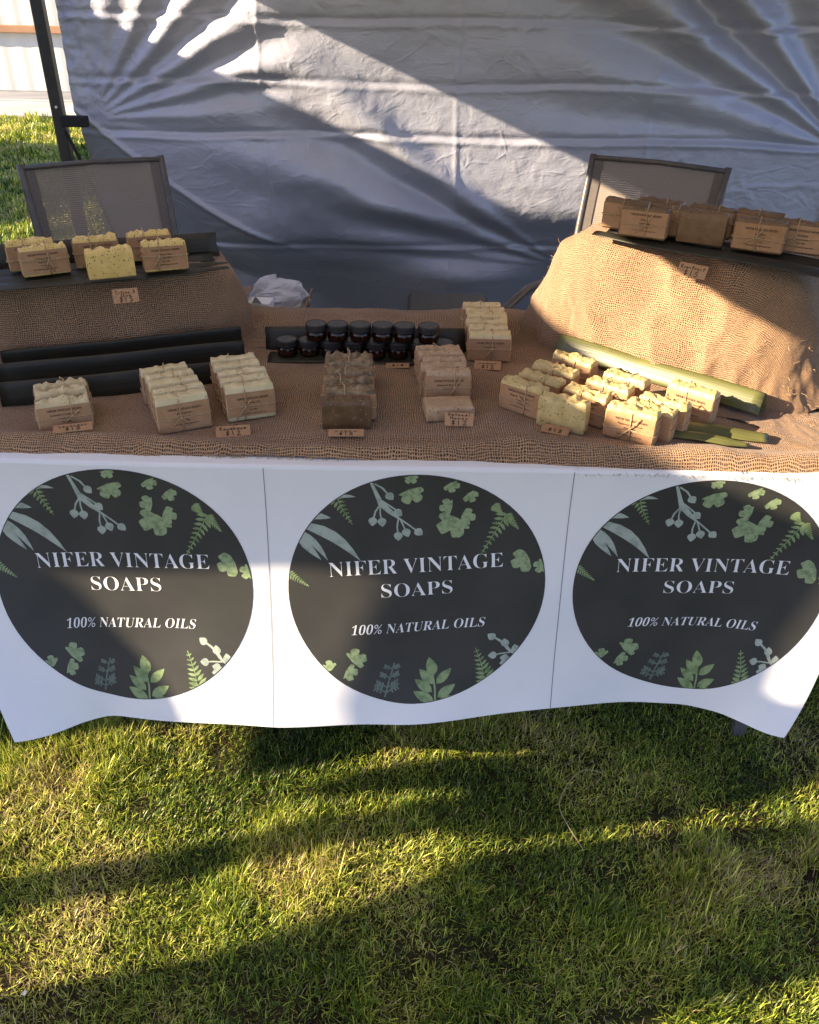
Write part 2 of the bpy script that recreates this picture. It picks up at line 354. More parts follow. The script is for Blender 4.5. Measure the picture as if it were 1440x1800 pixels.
def blades(n_try, x0, x1, y0, y1, keep, hmin, hmax, wid, seed, bare=.30, thatch=False):
    g = np.random.default_rng(seed)
    x = g.uniform(x0, x1, n_try); y = g.uniform(y0, y1, n_try)
    cl = fbm(x*7, y*7, 11); pr = np.clip((cl-bare)*4.5, .02, 1)
    k = (g.random(n_try) < pr) & keep(x, y); x, y, cl = x[k], y[k], cl[k]; n = len(x)
    dry = fbm(x*5+31, y*5+9, 23)
    # neighbouring blades share a lay direction
    lay = fbm(x*3.5, y*3.5, 41, 3)*4*math.pi; az = lay + g.normal(0, 1.9, n)
    tuft = sstep(.5, .68, fbm(x*4, y*4, 61))
    L = (hmin+(hmax-hmin)*g.random(n)**1.6*1.25)*(.65+.75*tuft); lean = np.clip(g.normal(.78, .38, n)-.30*tuft, .10, 1.40)
    wd = wid*g.uniform(.6, 1.35, n)
    dx, dy = np.cos(az), np.sin(az); px, py = -dy, dx
    z0 = gheight(x, y)*np.exp(-((x/6)**2+((y-2)/6)**2))-.003
    V = np.zeros((n, 7, 3)); ts = (0, .38, .74, 1.0); ws = (.9, 1, .7, 0)
    hx = 0.; hz = 0.; pt = 0.
    for i, (t, w) in enumerate(zip(ts, ws)):
        if i:
            a = lean*(.45+.75*(pt+t)/2+.1*i); seg = L*(t-pt); hx = hx+seg*np.sin(np.minimum(a, 1.75)); hz = hz+seg*np.cos(np.minimum(a, 1.75)); pt = t
        cx, cy, cz = x+dx*hx, y+dy*hx, z0+np.maximum(hz, .001)
        if i < 3:
            V[:, 2*i] = np.stack([cx-px*wd*w/2, cy-py*wd*w/2, cz], 1); V[:, 2*i+1] = np.stack([cx+px*wd*w/2, cy+py*wd*w/2, cz], 1)
        else: V[:, 6] = np.stack([cx, cy, cz], 1)
    pal = np.array([(.045, .095, .009), (.20, .30, .026), (.55, .58, .075), (.82, .76, .20)])
    q = np.clip(g.random(n)*.75+(dry-.5)*1.3+.12, 0, .999)*3; i0 = q.astype(int); fr = (q-i0)[:, None]
    c = pal[i0]*(1-fr)+pal[np.minimum(i0+1, 3)]*fr
    st = g.random(n) < np.clip(.05+(dry-.52)*1.4, .03, .6)
    c[st] = np.array((.62, .47, .25))*g.uniform(.55, 1.15, (st.sum(), 1))
    if thatch: c = np.array([(.13, .09, .04), (.08, .06, .025), (.06, .075, .016)])[g.integers(0, 3, n)]; V[:, :, 2] = V[:, :, 2]*.45
    c *= g.uniform(.5, 1.25, (n, 1))
    C = np.ones((n, 7, 4)); C[:, :, :3] = c[:, None, :]
    return V, C
def make_grass():
    sets = []
    near = lambda x, y: (np.abs(x) < .42+.52*y+.05)
    sets.append(blades(270000, -1.25, 1.3, .60, 1.62, near, .011, .038, .0016, 1, .17))
    sets.append(blades(60000, -1.25, 1.3, .60, 1.62, near, .008, .022, .0016, 8, .10, True))
    sets.append(blades(3500, -1.25, 1.3, .60, 1.62, near, .04, .07, .0022, 9, .42))
    sets.append(blades(70000, -2.9, 2.9, .0, 3.6, lambda x, y: ~((np.abs(x) < .42+.52*y+.05) & (y > .6) & (y < 1.62)), .02, .05, .004, 2))
    wedge = lambda x, y: (x > -.60*y-.4) & (x < -.30*y)
    sets.append(blades(90000, -4.6, -.9, 2.6, 6.5, wedge, .03, .065, .006, 3, .2))
    sets.append(blades(110000, -7.6, -1.6, 6.5, 11.75, wedge, .04, .085, .011, 4, .15))
    V = np.concatenate([s[0] for s in sets]); C = np.concatenate([s[1] for s in sets]); n = len(V)
    F = np.array([[0, 1, 3, 2], [2, 3, 5, 4]]); T = np.array([[4, 5, 6]])
    b = (np.arange(n)*7)[:, None]
    loops = np.concatenate([np.concatenate([b+F[0], b+F[1]], 1), b+T[0]], 1).ravel()
    starts = ((np.arange(n)*11)[:, None]+np.array([0, 4, 8])).ravel(); tot = np.tile([4, 4, 3], n)
    me = bpy.data.meshes.new('grass'); me.vertices.add(n*7); me.vertices.foreach_set('co', V.ravel())
    me.loops.add(len(loops)); me.loops.foreach_set('vertex_index', loops); me.polygons.add(n*3); me.polygons.foreach_set('loop_start', starts); me.polygons.foreach_set('loop_total', tot)
    me.update(); a = me.attributes.new('tint', 'FLOAT_COLOR', 'POINT'); a.data.foreach_set('color', C.ravel())
    o = link('grass', me, M['grass']); tag(o, 'short trodden lawn grass with dry straw coloured patches', 'grass'); o['kind'] = 'stuff'
make_grass()

# ================================================================ FAR BUILDING AND PATH
struct(MB().box((-14, 11.75, -.05), (6, 13.25, .03)).build('concrete_path', M['concrete']))
struct(MB().box((-14, 13.27, -.05), (6, 13.40, .042)).build('path_edge', M['concrete']))
struct(MB().box((-14, 13.42, -.05), (6, 14.6, .022)).build('asphalt_strip', M['plinth']))
def make_shed():
    t = empty('shed', (-4, 14.8, 0)); tag(t, 'cream corrugated metal shed with timber rail beyond the lawn', 'shed')
    xs = np.arange(-9, 9.001, .0375); prof = .003*np.clip(np.sin(xs*2*math.pi/.30)*1.8, -1, 1)
    v = []
    for z in (.02, 3.4):
        v += [(x, -p, z) for x, p in zip(xs, prof)]
    mk('wall', v, grid_faces(len(xs), 2), M['cladding'], t)
    MB().box((-9, .06, 0), (9, 5, 3.35)).build('wall_core', M['cladding'], t)
    MB().box((-9, -.12, .83), (9, -.03, .935), .008).build('timber_rail', M['timber'], t)
    for k in range(14):
        MB().box((-8.9+.42*k+.06, -.137, .85), (-8.9+.42*k+.085, -.121, .915)).build('bolt', M['steel'], t)
    MB().box((-9, -.10, -.05), (9, .05, .018)).build('plinth', M['plinth'], t)
make_shed()

# ================================================================ GAZEBO
def wall_xyz():
    nx, nz = 430, 320
    xs = np.linspace(-1.225, 1.56, nx); zs = np.linspace(.03, 2.0, nz); X, Z = np.meshgrid(xs, zs)
    D = np.zeros_like(X)                                          # + = towards the viewer
    def fan(ax, az, rays, r0, r1, fall, gain):
        nonlocal D
        dx, dz = X-ax, Z-az; r = np.hypot(dx, dz)+1e-6; th = np.degrees(np.arctan2(dz, dx)); th = np.where(th < -90, th+360, th)
        wob = 5*(fbm(X*3, Z*3, 77)-.5)
        g = sstep(0, r0, r)*(1-sstep(r1, fall, r))
        for a, s, h in rays:
            e = (th-a+wob)/s; D += gain*h*g*np.minimum(r, .75)*np.exp(-e*e)
    fan(-1.17, 1.09, [(72, 5, .05), (57, 4.5, .08), (49, 4, -.05), (42, 4.2, .09), (34, 3.6, -.07), (28, 4, .09), (21, 3.2, -.06), (15, 3, .07), (9, 2.6, -.04), (3, 3, .05), (-6, 4, -.05)], .12, .42, 1.0, .44)
    fan(1.58, 1.02, [(165, 4, .05), (158, 3.4, -.07), (151, 3.6, .10), (144, 3.2, -.15), (137, 4.0, .13), (128, 4, -.06), (119, 4, .09), (108, 5, -.06), (172, 3, -.04)], .12, .85, 1.5, .45)
    fan(.62, .55, [(172, 3, .05), (166, 3, -.07), (160, 3.2, .11), (153, 3, -.12), (146, 3.6, .12), (175, 2, -.03)], .25, .95, 1.6, .36)
    # the lower left corner is turned away below a diagonal fold that starts at the bracket
    lx = X+1.185; zl = 1.085-.62*lx-.05*np.sin(lx*4); d = np.clip((zl-Z), 0, .6); D -= .42*np.minimum(d, .22)*(1-sstep(.55, 1.0, lx)) + .0
    D += .012*np.exp(-((Z-zl)/.012)**2)*(1-sstep(.5, .8, lx))
    # folding creases from storage, hem and vertical fold marks
    for z0, s in ((1.40, 1), (1.21, 1), (1.04, 1.5), (.63, 1.2), (1.62, 1)):
        zz = z0+.006*np.sin(X*5+z0*9)+.01*(fbm(X*6, X*0+z0*7, 31)-.5); e = (Z-zz)/.010; D += s*(.0045*np.exp(-e*e)-.006*np.exp(-((e-1.6)/1.2)**2))*(.4+fbm(X*5, X*0+z0, 9))
    for x0 in (-.55, .14, .83):
        e = (X-x0-.004*np.sin(Z*9))/.008; D += .0035*np.exp(-e*e)*(.3+fbm(Z*6, Z*0+x0, 12))
    D += .03*(fbm(X*1.4+3, Z*1.4, 50, 3)-.5) + .009*(fbm(X*7, Z*9, 51, 4)-.5)
    D -= .55*np.clip(.82-Z, 0, .6)*sstep(-.75, -.35, X)*(1-sstep(.55, .95, X))*sstep(.86, .70, Z)
    hem = sstep(.62, .50, Z); D += hem*(.05*np.sin(X*3.1+1)+.03*np.sin(X*8))       # loose skirt under the hem
    # crumpled selvedge along the pole
    ed = 1-sstep(-1.22, -1.02, X); D += ed*.035*(fbm(X*14, Z*13, 60)-.5)*sstep(1.0, 1.2, Z)
    return xs, zs, X, Z, D
def make_gazebo():
    t = empty('gazebo', (.14, 3.2, 0)); tag(t, 'grey gazebo back wall and black corner pole behind the stall', 'gazebo')
    xs, zs, X, Z, D = wall_xyz(); v = np.stack([X.ravel()-.14, (-D).ravel()+.02, Z.ravel()], 1)
    mk('back_wall', v, grid_faces(len(xs), len(zs)), M['wall'], t, True)
    hw = 1.415
    for sx in (-1, 1):
        for y in (0.0, -3.7):
            MB().box((sx*hw-.02-(.0), y-.02, 0), (sx*hw+.02, y+.02, 2.05), .005).build('leg', M['black_metal'], t)
    MB().box((-1.395, -.055, 1.072), (-1.30, -.03, 1.108), .003).build('bracket', M['black_webbing'], t)
    MB().tube([(-1.385, -.05, 1.06), (-1.36, -.045, .99), (-1.32, -.04, .86), (-1.26, -.02, .62)], .006, 5).build('strap', M['black_webbing'], t)
    MB().lathe([(.006, 0), (.006, .004), (.003, .006)], 8).build('rivet', M['steel'], t).matrix_local = Matrix.Translation((-1.41, -.022, 1.13)) @ Matrix.Rotation(R(90), 4, 'X')
    # roof with valance: eave z 2.02, valance hangs to 1.78
    e = 1.44; y0, y1 = -3.74, .04; ym = (y0+y1)/2  # front end lengthened to block sky light over the grass
    MB().add([(-e, y0, 2.03), (e, y0, 2.03), (e, y1, 2.03), (-e, y1, 2.03), (0, ym, 2.75)],
             [(0, 1, 4), (1, 2, 4), (2, 3, 4), (3, 0, 4)]).build('canopy', M['canopy'], t)
    for lo, hi in (((-e-.004, y0, 1.775), (-e, y1, 2.034)), ((e, y0, 1.775), (e+.004, y1, 2.034)), ((-e, y0-.004, 1.85), (e, y0, 2.034))):
        MB().box(lo, hi).build('valance', M['canopy'], t)
make_gazebo()

# unseen objects added beyond the left edge of the picture to throw shade into it
def make_shade_screen():
    t = empty('shade_screen', (-3, 0, 0)); tag(t, 'unseen cloth screen added left of the stall to shape its shade', 'screen')
    def panel(poly, name='shade_panel', th=.004, x=0):  # added light blocker: outlines cut to leave the wanted lit patches
        n = len(poly); v = [(x, y, z) for y, z in poly]+[(x+th, y, z) for y, z in poly]
        f = [tuple(range(n)), tuple(range(2*n-1, n-1, -1))]+[(i, i+n, (i+1) % n+n, (i+1) % n) for i in range(n)]
        MB().add(v, f).build(name, M['cloth_a'], t)
    panel([(3.6, 2.2), (.39, 2.2), (.378, 1.96), (.345, 1.83), (.318, 1.85), (.345, 1.98), (.35, 2.2), (-2.2, 2.2), (-2.2, 1.66), (.28, 1.66), (.57, 1.745), (.60, 1.742), (.631, 1.70), (.654, 1.655), (.716, 1.537), (.754, 1.463), (.80, 1.40), (3.6, 1.40)])
    panel([(.76, 1.50), (.754, 1.463), (.695, 1.373), (.617, 1.281), (.60, 1.25), (.585, 1.20), (.59, 1.10), (.78, 1.09), (.80, .25), (3.6, .25), (3.6, 1.45), (.80, 1.45)], x=-.012)
    panel([(.30, 1.70), (.585, 1.80), (.60, 1.74), (.583, 1.594), (.544, 1.435), (.521, 1.385), (.55, 1.30), (.555, 1.22), (.52, 1.165), (.485, 1.20), (.47, 1.26), (.445, 1.31), (.34, 1.30), (.29, 1.36), (.27, 1.50)], x=-.012)
    panel([(-.12, .22), (.19, .22), (.192, 1.14), (.215, 1.19), (.25, 1.26), (.285, 1.33), (.25, 1.50), (.19, 1.70), (-.10, 1.70)], x=-.012)
    MB().box((.006, .366, 0), (.05, .438, 1.80), .006).build('post', M['leg_metal'], t)  # placed to throw a dark band across the grass
    for y in (-2.2, 3.62): MB().box((.006, y-.02, 0), (.05, y+.02, 2.2), .006).build('post', M['leg_metal'], t)
    MB().box((-.03, -2.2, 2.18), (-.002, 3.62, 2.21), .004).build('rail', M['leg_metal'], t)
make_shade_screen()
def make_shade_gazebo():
    t = empty('shade_gazebo', (-9.3, 6.6, 0)); tag(t, 'unseen gazebo added far to the left to shade the lawn', 'gazebo')
    a, b = 1.5, 1.9  # added out of view to throw the dark band on the far grass
    MB().add([(-a, -b, 2.03), (a, -b, 2.03), (a, b, 2.03), (-a, b, 2.03), (0, 0, 2.9)],
             [(0, 1, 4), (1, 2, 4), (2, 3, 4), (3, 0, 4)]).build('canopy', M['canopy'], t)
    for x in (-a, a):
        for y in (-b, b): MB().box((x-.02, y-.02, 0), (x+.02, y+.02, 2.03), .004).build('leg', M['black_metal'], t)
    MB().box((-a, -b, .6), (-a+.004, b, 2.02)).build('side_wall', M['canopy'], t)
make_shade_gazebo()

# ================================================================ CHAIRS
def make_chair(loc, rz, label):
    t = empty('sling_chair', loc, rz); tag(t, label, 'chair', 'sling chairs behind the table')
    w = .405; top, bot = 1.035, .44                                 # local: seat towards -y, back leans to +y
    n = 10; m = 12; v = []; uv = []
    for j in range(m+1):
        s = j/m; z = bot+(top-bot)*s; y = .02+.15*s-.02*math.sin(s*math.pi)
        for i in range(n+1):
            u = i/n-.5; v.append((u*w*(.94+.06*s), y+.022*(1-(2*u)**2), z)); uv.append((u*w, z))
    mk('back_sling', v, grid_faces(n+1, m+1), M['sling'], t, True, uv)
    for sx in (-1, 1):
        pts = [(sx*(w*(.94+.06*s)/2+.006), .02+.15*s-.02*math.sin(s*math.pi), bot+(top-bot)*s) for s in np.linspace(-.02, 1.015, 9)]
        MB().tube(pts, .011, 8).build('back_post', M['chair_frame'], t, True)
        hv = []; hu = []
        for j in range(9):
            s = j/8; y = .02+.15*s-.02*math.sin(s*math.pi)-.004
            for q in (.0, .030):
                u = .5-q/w; hv.append((sx*w*(.94+.06*s)*u, y+.022*(1-(2*u)**2), bot+(top-bot)*s)); hu.append((q, s))
        mk('hem', hv, grid_faces(2, 9), M['sling_edge'], t, True)
        arm = [(sx*.265, .12, .62), (sx*.275, .02, .665), (sx*.278, -.12, .675), (sx*.275, -.30, .66), (sx*.272, -.40, .60), (sx*.268, -.425, .45), (sx*.262, -.43, .005)]
        MB().tube(arm, .013, 8).build('arm', M['chair_frame'], t, True)
        MB().tube([(sx*.265, .10, .64), (sx*.255, .04, .42), (sx*.255, .16, .005)], .012, 8).build('leg', M['chair_frame'], t, True)
        MB().tube([(sx*.24, .03, .42), (sx*.245, -.42, .43)], .011, 8).build('seat_rail', M['chair_frame'], t, True)
    MB().tube([(-w/2-.006, .168, top), (0, .19, top+.002), (w/2+.006, .168, top)], .008, 8).build('top_rail', M['chair_frame'], t, True)
    v = [((i/n-.5)*.47, -.43+.46*j/6, .435-.02*math.sin(math.pi*i/n)) for j in range(7) for i in range(n+1)]
    mk('seat_sling', v, grid_faces(n+1, 7), M['sling'], t, True, [(p[0], p[1]) for p in v])
make_chair((-.917, 2.554, -.004), R(29), 'brown mesh sling chair beside the black pole, behind the left burlap mound')
make_chair((.659, 2.554, .028), R(-29), 'brown mesh sling chair partly sunlit, behind the right burlap mound')

# ================================================================ TABLE
TOP = .742
def make_table():
    t = empty('trestle_table', (0, 1.75, 0)); tag(t, 'folding trestle table under the burlap and white banner', 'table')
    MB().box((-.9, -.405, TOP-.04), (.9, .41, TOP), .008).build('tabletop', M['table_top'], t)
    for x in (-.79, .80):
        for y in (-.36, .34): MB().box((x-.014, y-.014, -.01), (x+.014, y+.014, TOP-.04), .004).build('leg', M['leg_metal'], t)
        MB().box((x-.011, -.35, .30), (x+.011, .33, .325), .003).build('crossbar', M['leg_metal'], t)
make_table()

def clothz(x, y):
    x = np.asarray(x, float); y = np.asarray(y, float)
    z = TOP+.011+.017*(fbm(x*5+2, y*7, 81, 3)-.5)+.008*(fbm(x*16, y*20, 82, 2)-.5)
    r = np.exp(-((y-1.392-.012*np.sin(x*7))/.022)**2); z = z+.019*r*(.4+fbm(x*6, y*0+2, 83))
    r2 = np.exp(-((y-1.435-.02*np.sin(x*5+1))/.016)**2); z = z+.010*r2*fbm(x*8, y*0+4, 84)
    rr = sstep(2.0, 2.15, y); z = z+rr*(.016+.030*(fbm(x*6, y*0, 85)-.45))
    for cx, cy, a, w in ((-.27, 1.66, .010, .05), (-.02, 1.66, .012, .05), (.15, 1.74, .010, .04), (.16, 1.52, .012, .04), (-.58, 1.47, .008, .05), (-.20, 1.75, .008, .06), (.22, 1.45, .010, .05), (.55, 1.42, .008, .05)):
        z = z+a*np.exp(-((x-cx)**2+(y-cy)**2)/(2*w*w))
    return z
def make_cloth():
    nx, ny = 330, 170; us = np.linspace(-.95, .95, nx); vs = np.linspace(0, 1, ny); U, V = np.meshgrid(us, vs)
    yf = 1.352+.014*np.sin(U*3.1+2.2)+.010*(fbm(U*7, U*0, 90)-.5)+.02*(np.abs(U)/.9)**2*.6
    Y = yf+(2.185-yf)*V; Z = clothz(U, Y)
    # the front edge drops over the lip of the table, the back edge too
    Z = Z-.012*(1-sstep(0, .025, V)) - .05*sstep(.985, 1.0, V)
    X = U+.004*(fbm(U*9, Y*9, 92)-.5)
    mk('burlap_table_cloth', np.stack([X.ravel(), Y.ravel(), Z.ravel()], 1), grid_faces(nx, ny), M['burlap'], None, True, np.stack([U.ravel()+.05*(V.ravel()-.5)*np.sin(U.ravel()*4), Y.ravel()], 1))
    o = bpy.data.objects['burlap_table_cloth']; tag(o, 'rumpled brown burlap cloth covering the table top', 'cloth')
    # frayed fringe along the front edge
    mb = MB(); g = random.Random(3)
    for i in range(420):
        k = g.randrange(nx); x, y, z = X[0, k], Y[0, k], Z[0, k]; L = g.uniform(.004, .013)
        mb.tube([(x, y+.002, z+.001), (x+g.uniform(-.004, .004), y-L*.5, z-.001+g.uniform(-.001, .003)), (x+g.uniform(-.008, .008), y-L*.8, z-L*.5)], .0004, 3, False)
    f = mb.build('fringe', M['twine'], o); f['kind'] = 'stuff'
make_cloth()

def make_cover(name, label, c, yaw, Lx, Dy, H, r, seed, phi=80, ext=.05, amp=.014, k=2.0):
    z0 = TOP+.008; na, nb = 205, 175; A = np.linspace(-(Lx/2+H+ext), Lx/2+H+ext, na); B = np.linspace(-(Dy/2+H+ext), Dy/2+H+ext, nb); a, b = np.meshgrid(A, B)
    la, lb = Lx/2-r*k, Dy/2-r; sa = np.clip(a, -la, la); sb = np.clip(b, -lb, lb); ea, eb = (a-sa)/k**.5, b-sb; e = np.hypot(ea, eb)+1e-9
    # cloth gathers at the corners: shorten the diagonal drop
    e2 = e*(1-.12*np.abs(ea*eb)/(e*e)*2)
    ph = R(phi)*(1+.10*(fbm(a*5, b*5, seed+5)-.5)); arc = r*ph; m = e2 < arc
    h = np.where(m, r*np.sin(np.minimum(e2, arc)/r), r*np.sin(ph)+(e2-arc)*np.cos(ph)); dz = np.where(m, r*(1-np.cos(np.minimum(e2, arc)/r)), r*(1-np.cos(ph))+(e2-arc)*np.sin(ph))
    over = np.maximum(dz-H, 0); h = h+over*.9; dz = np.minimum(dz, H) - .004*np.exp(-((dz-H)/.012)**2)
    X = sa+ea/e*h*k**.8; Y = sb+eb/e*h; Z = z0+H-dz
    P = np.stack([X, Y, Z], 2); du = np.gradient(P, axis=1); dv = np.gradient(P, axis=0); N = np.cross(du, dv); N /= np.linalg.norm(N, axis=2, keepdims=True)+1e-9
    n = (fbm(a*6+seed, b*5, seed, 4)-.5)*2*amp
    fold = (1-np.abs(2*fbm(a*4+b*2.0+seed*3, b*2.5-a, seed+9, 3)-1))**4; n = n+(fold-.35)*amp*1.1
    n = n*(.35+.65*sstep(0, .06, e))*(1-.75*np.clip(np.abs(ea*eb)/(e*e)*2, 0, 1))                              # flatter on top, where things stand
    floor = sstep(H*.9, H*1.0, dz); n = n*(1-.6*floor)+.006*floor*fbm(a*20, b*20, seed+2)
    P = P+N*n[..., None]; P[..., 2] = np.maximum(P[..., 2], z0-.004)
    wx = c[0]+P[..., 0]*math.cos(yaw)-P[..., 1]*math.sin(yaw); ov = np.maximum(np.abs(wx)-.935, 0)*sstep(H*.55, H*.95, dz)   # skirt falls over the table end
    P[..., 2] -= ov*2.2; P[..., 0] -= np.sign(wx)*ov*.9*math.cos(yaw); P[..., 1] += np.sign(wx)*ov*.9*math.sin(yaw)
    o = mk(name, P.reshape(-1, 3), grid_faces(na, nb), M['burlap'], None, True, np.stack([a.ravel(), b.ravel()], 1))
    o.location = (c[0], c[1], 0); o.rotation_euler = (0, 0, yaw); tag(o, label, 'cloth')
    g = np.random.default_rng(seed); mb = MB(); Q = P.reshape(-1, 3); NN = N.reshape(-1, 3)
    for i in g.integers(0, len(Q), 900):
        d = NN[i]*g.uniform(.2, 1)+g.normal(0, .8, 3); d /= np.linalg.norm(d); L = g.uniform(.005, .014); p = Q[i]; q = p+d*L*.5+NN[i]*.002; r_ = p+d*L+g.normal(0, .002, 3); mb.tube([p, q, r_], .0003, 3, False)
    f = mb.build('loose_fibres', M['twine'], o); f['kind'] = 'stuff'; return o
def boxcentre(fl, yaw, L, D):
    cx = math.cos(yaw); sx = math.sin(yaw); return (fl[0]+cx*L/2-sx*D/2, fl[1]+sx*L/2+cx*D/2)
YL, YR = R(24), R(-41)
make_cover('burlap_cover', 'burlap draped over the low left riser, citrus soaps on top', boxcentre((-.985, 1.735), YL, .62, .30), YL, .62, .30, .185, .050, 5, k=1.8)
make_cover('burlap_cover', 'sunlit burlap draped over the tall right riser, brown soaps on top', boxcentre((.282, 2.036), YR, .69, .34), YR, .69, .34, .29, .080, 17, amp=.018, k=2.5)

# ================================================================ BANNER
BL = .572
_bx = np.array([-.92, -.86, -.80, -.73, -.64, -.46, -.27, 0, .31, .50, .61, .71, .80, .86, .92])
_by = np.array([1.14, 1.15, 1.17, 1.20, 1.225, 1.22, 1.205, 1.215, 1.25, 1.275, 1.285, 1.262, 1.232, 1.215, 1.20])
_bz = np.array([.19, .19, .19, .19, .19, .19, .19, .195, .213, .21, .205, .205, .20, .19, .19])
_gx = np.linspace(-1.0, 1.0, 401)
def _smooth(y):
    g = np.interp(_gx, _bx, y); k = np.exp(-np.linspace(-2, 2, 25)**2); k /= k.sum(); return np.convolve(np.pad(g, 12, mode='edge'), k, 'valid')
_gy, _gz = _smooth(_by), _smooth(_bz)
def ban(u, v, off=0.0):
    """banner surface: u metres across, v metres down from the table edge (v<0 lies on the table)"""
    u = np.asarray(u, float); v = np.asarray(v, float); u, v = np.broadcast_arrays(u, v)
    def S(u, v):
        s = np.clip(v/BL, 0, 1.2); yb = np.interp(u, _gx, _gy); zb = np.interp(u, _gx, _gz); yt = 1.338+.004*np.sin(u*4)
        y = yt+(yb-yt)*s**1.75; z = TOP+.003+(zb-TOP-.003)*s
        x = u-np.sign(u)*.10*s**3*sstep(.55, .92, np.abs(u))
        k = np.clip(-v, 0, None); y = y+k+s*(.0035*np.sin(u*11+v*6)+.003*np.sin(u*5-v*13+1)+.002*np.sin(u*23+v*17)); return np.stack([x, y, z], -1)
    P = S(u, v)
    if off:
        e = 1e-3; N = np.cross(S(u+e, v)-S(u-e, v), S(u, np.maximum(v, 2*e)-e)-S(u, np.maximum(v, 2*e)+e)); N /= np.linalg.norm(N, axis=-1, keepdims=True); P = P+N*off
    return P
def make_banner():
    t = empty('printed_banner', (0, 1.33, 0)); tag(t, 'white banner with three dark round prints hung along the table front', 'banner')
    inv = np.array([0, 1.33, 0])
    us = np.linspace(-.895, .895, 170); vs = np.concatenate([[-.07, -.03, -.008], np.linspace(0, BL, 70)]); U, V = np.meshgrid(us, vs)
    P = ban(U, V).reshape(-1, 3)-inv; n = len(P); f = grid_faces(len(us), len(vs), True)
    Q = ban(U, V, -.0012).reshape(-1, 3)-inv
    mk('sheet', np.concatenate([P, Q]), np.concatenate([f, f[:, ::-1]+n]), M['vinyl'], t, True)
    for uc in (-.276, .309):
        vv = np.linspace(.004, BL-.001, 60); a = ban(uc-.0007, vv, .0006)-inv; b = ban(uc+.0007, vv, .0006)-inv
        mk('panel_joint', np.concatenate([a, b]), [(i, i+60, i+61, i+1) for i in range(59)], M['line'], t)
    rad = .2575; vc = .014+rad
    title, tf = fit_text(bold('NIFER VINTAGE'), 1.345, .128, offset=-.013, res=4)
    soaps, sf = fit_text(bold('SOAPS'), .555, .118, offset=-.013, res=4)
    oils, of = fit_text(bold('100% NATURAL OILS'), 1.065, .086, offset=-.010, shear=.26, res=4)
    # printed plants in units of the roundel radius, measured on the print (x right, y up)
    def Z(p): return np.array([(p[0]-668)/680, (697-p[1])/611])
    def lens(p0, p1, w, n=7, bend=0):
        p0, p1 = Z(p0), Z(p1); d = p1-p0; L = np.hypot(*d); d /= L; q = np.array([-d[1], d[0]]); t_ = np.linspace(0, 1, n)
        wd = w/680*np.sin(np.pi*t_**.8)**.9*.5; ce = p0+np.outer(t_*L, d)+np.outer(bend*np.sin(np.pi*t_), q)
        return np.concatenate([ce+q*wd[:, None], (ce-q*wd[:, None])[::-1][1:-1]])
    def stroke(pts, w):
        pts = np.array([Z(p) for p in pts]); d = np.gradient(pts, axis=0); d /= np.linalg.norm(d, axis=1, keepdims=True); q = np.stack([-d[:, 1], d[:, 0]], 1)*w/680/2
        return np.concatenate([pts+q, (pts-q)[::-1]])
    def fanleaf(c, r, ang, spread=150, seed=0):
        g = random.Random(seed); c = Z(c); r = r/860; o = [c-np.array([math.cos(R(ang)), math.sin(R(ang))])*r*.75]
        base = c-np.array([math.cos(R(ang)), math.sin(R(ang))])*r*.80; o = [base]; n = 41
        for i in range(n):
            q = i/(n-1)*2-1; f_ = q*R(82); a = R(ang)+f_; rr = r*1.85*math.cos(f_*.82)**.42*(1-.34*abs(math.sin(q*4.6+seed))**10)*(1+g.uniform(-.025, .025))
            o.append(base+np.array([math.cos(a), math.sin(a)])*rr)
        return np.array(o)
    def fern(p0, p1, w, n=9, taper=True):
        a, b = np.array(p0, float), np.array(p1, float); d = (b-a); L = np.hypot(*d); d /= L; q = np.array([-d[1], d[0]]); o = [stroke([a, (a+b)/2, b], 5)]
        for i in range(n):
            s = i/n; ww = w*(1-s*.85) if taper else w; c = a+d*L*s
            for sg in (-1, 1): o.append(lens(c, c+d*ww*.55+q*sg*ww, max(8, ww*.42)))
        return o
    G = {'green': [], 'greenb': [], 'grey': [], 'dull': []}
    for c, r, a in (((665, 195), 62, -70), ((665, 110), 34, -80), ((868, 158), 40, -60), ((962, 215), 40, -50), ((838, 262), 46, 170), ((862, 365), 84, -125), ((942, 325), 50, -20), ((1222, 580), 68, 200), ((1318, 615), 42, 200), ((328, 1045), 58, 40), ((288, 1122), 46, -30), ((168, 1082), 42, 130)):
        G['green'].append(fanleaf(c, r, a, seed=int(c[0])))
    for p in (((255, 150), (352, 332), 46), ((1142, 318), (1008, 535), 50), ((1140, 322), (1205, 405), 30), ((1075, 265), (1120, 315), 30), ((0, 572), (100, 648), 26), ((1045, 1262), (972, 1038), 66)):
        G['greenb'] += fern(*p)
    for a, b, w in (((742, 1170), (718, 1072), 62), ((755, 1215), (838, 1138), 50), ((758, 1285), (858, 1225), 56), ((735, 1215), (664, 1130), 56), ((728, 1255), (636, 1182), 54), ((735, 1308), (626, 1243), 58), ((765, 1308), (852, 1290), 40)):
        G['greenb'].append(lens(a, b, w))
    G['greenb'].append(stroke([(745, 1308), (745, 1240), (735, 1150)], 10))
    for a, b, w, bd in (((60, 305), (382, 530), 62, .06), ((45, 335), (212, 518), 40, .03), ((30, 340), (178, 512), 46, .0), ((5, 395), (90, 400), 40, 0), ((95, 262), (247, 293), 44, 0), ((95, 285), (262, 205), 50, .02), ((200, 190), (382, 190), 34, .02), ((390, 108), (440, 98), 26, 0)):
        G['grey'].append(lens(a, b, w, bend=bd))
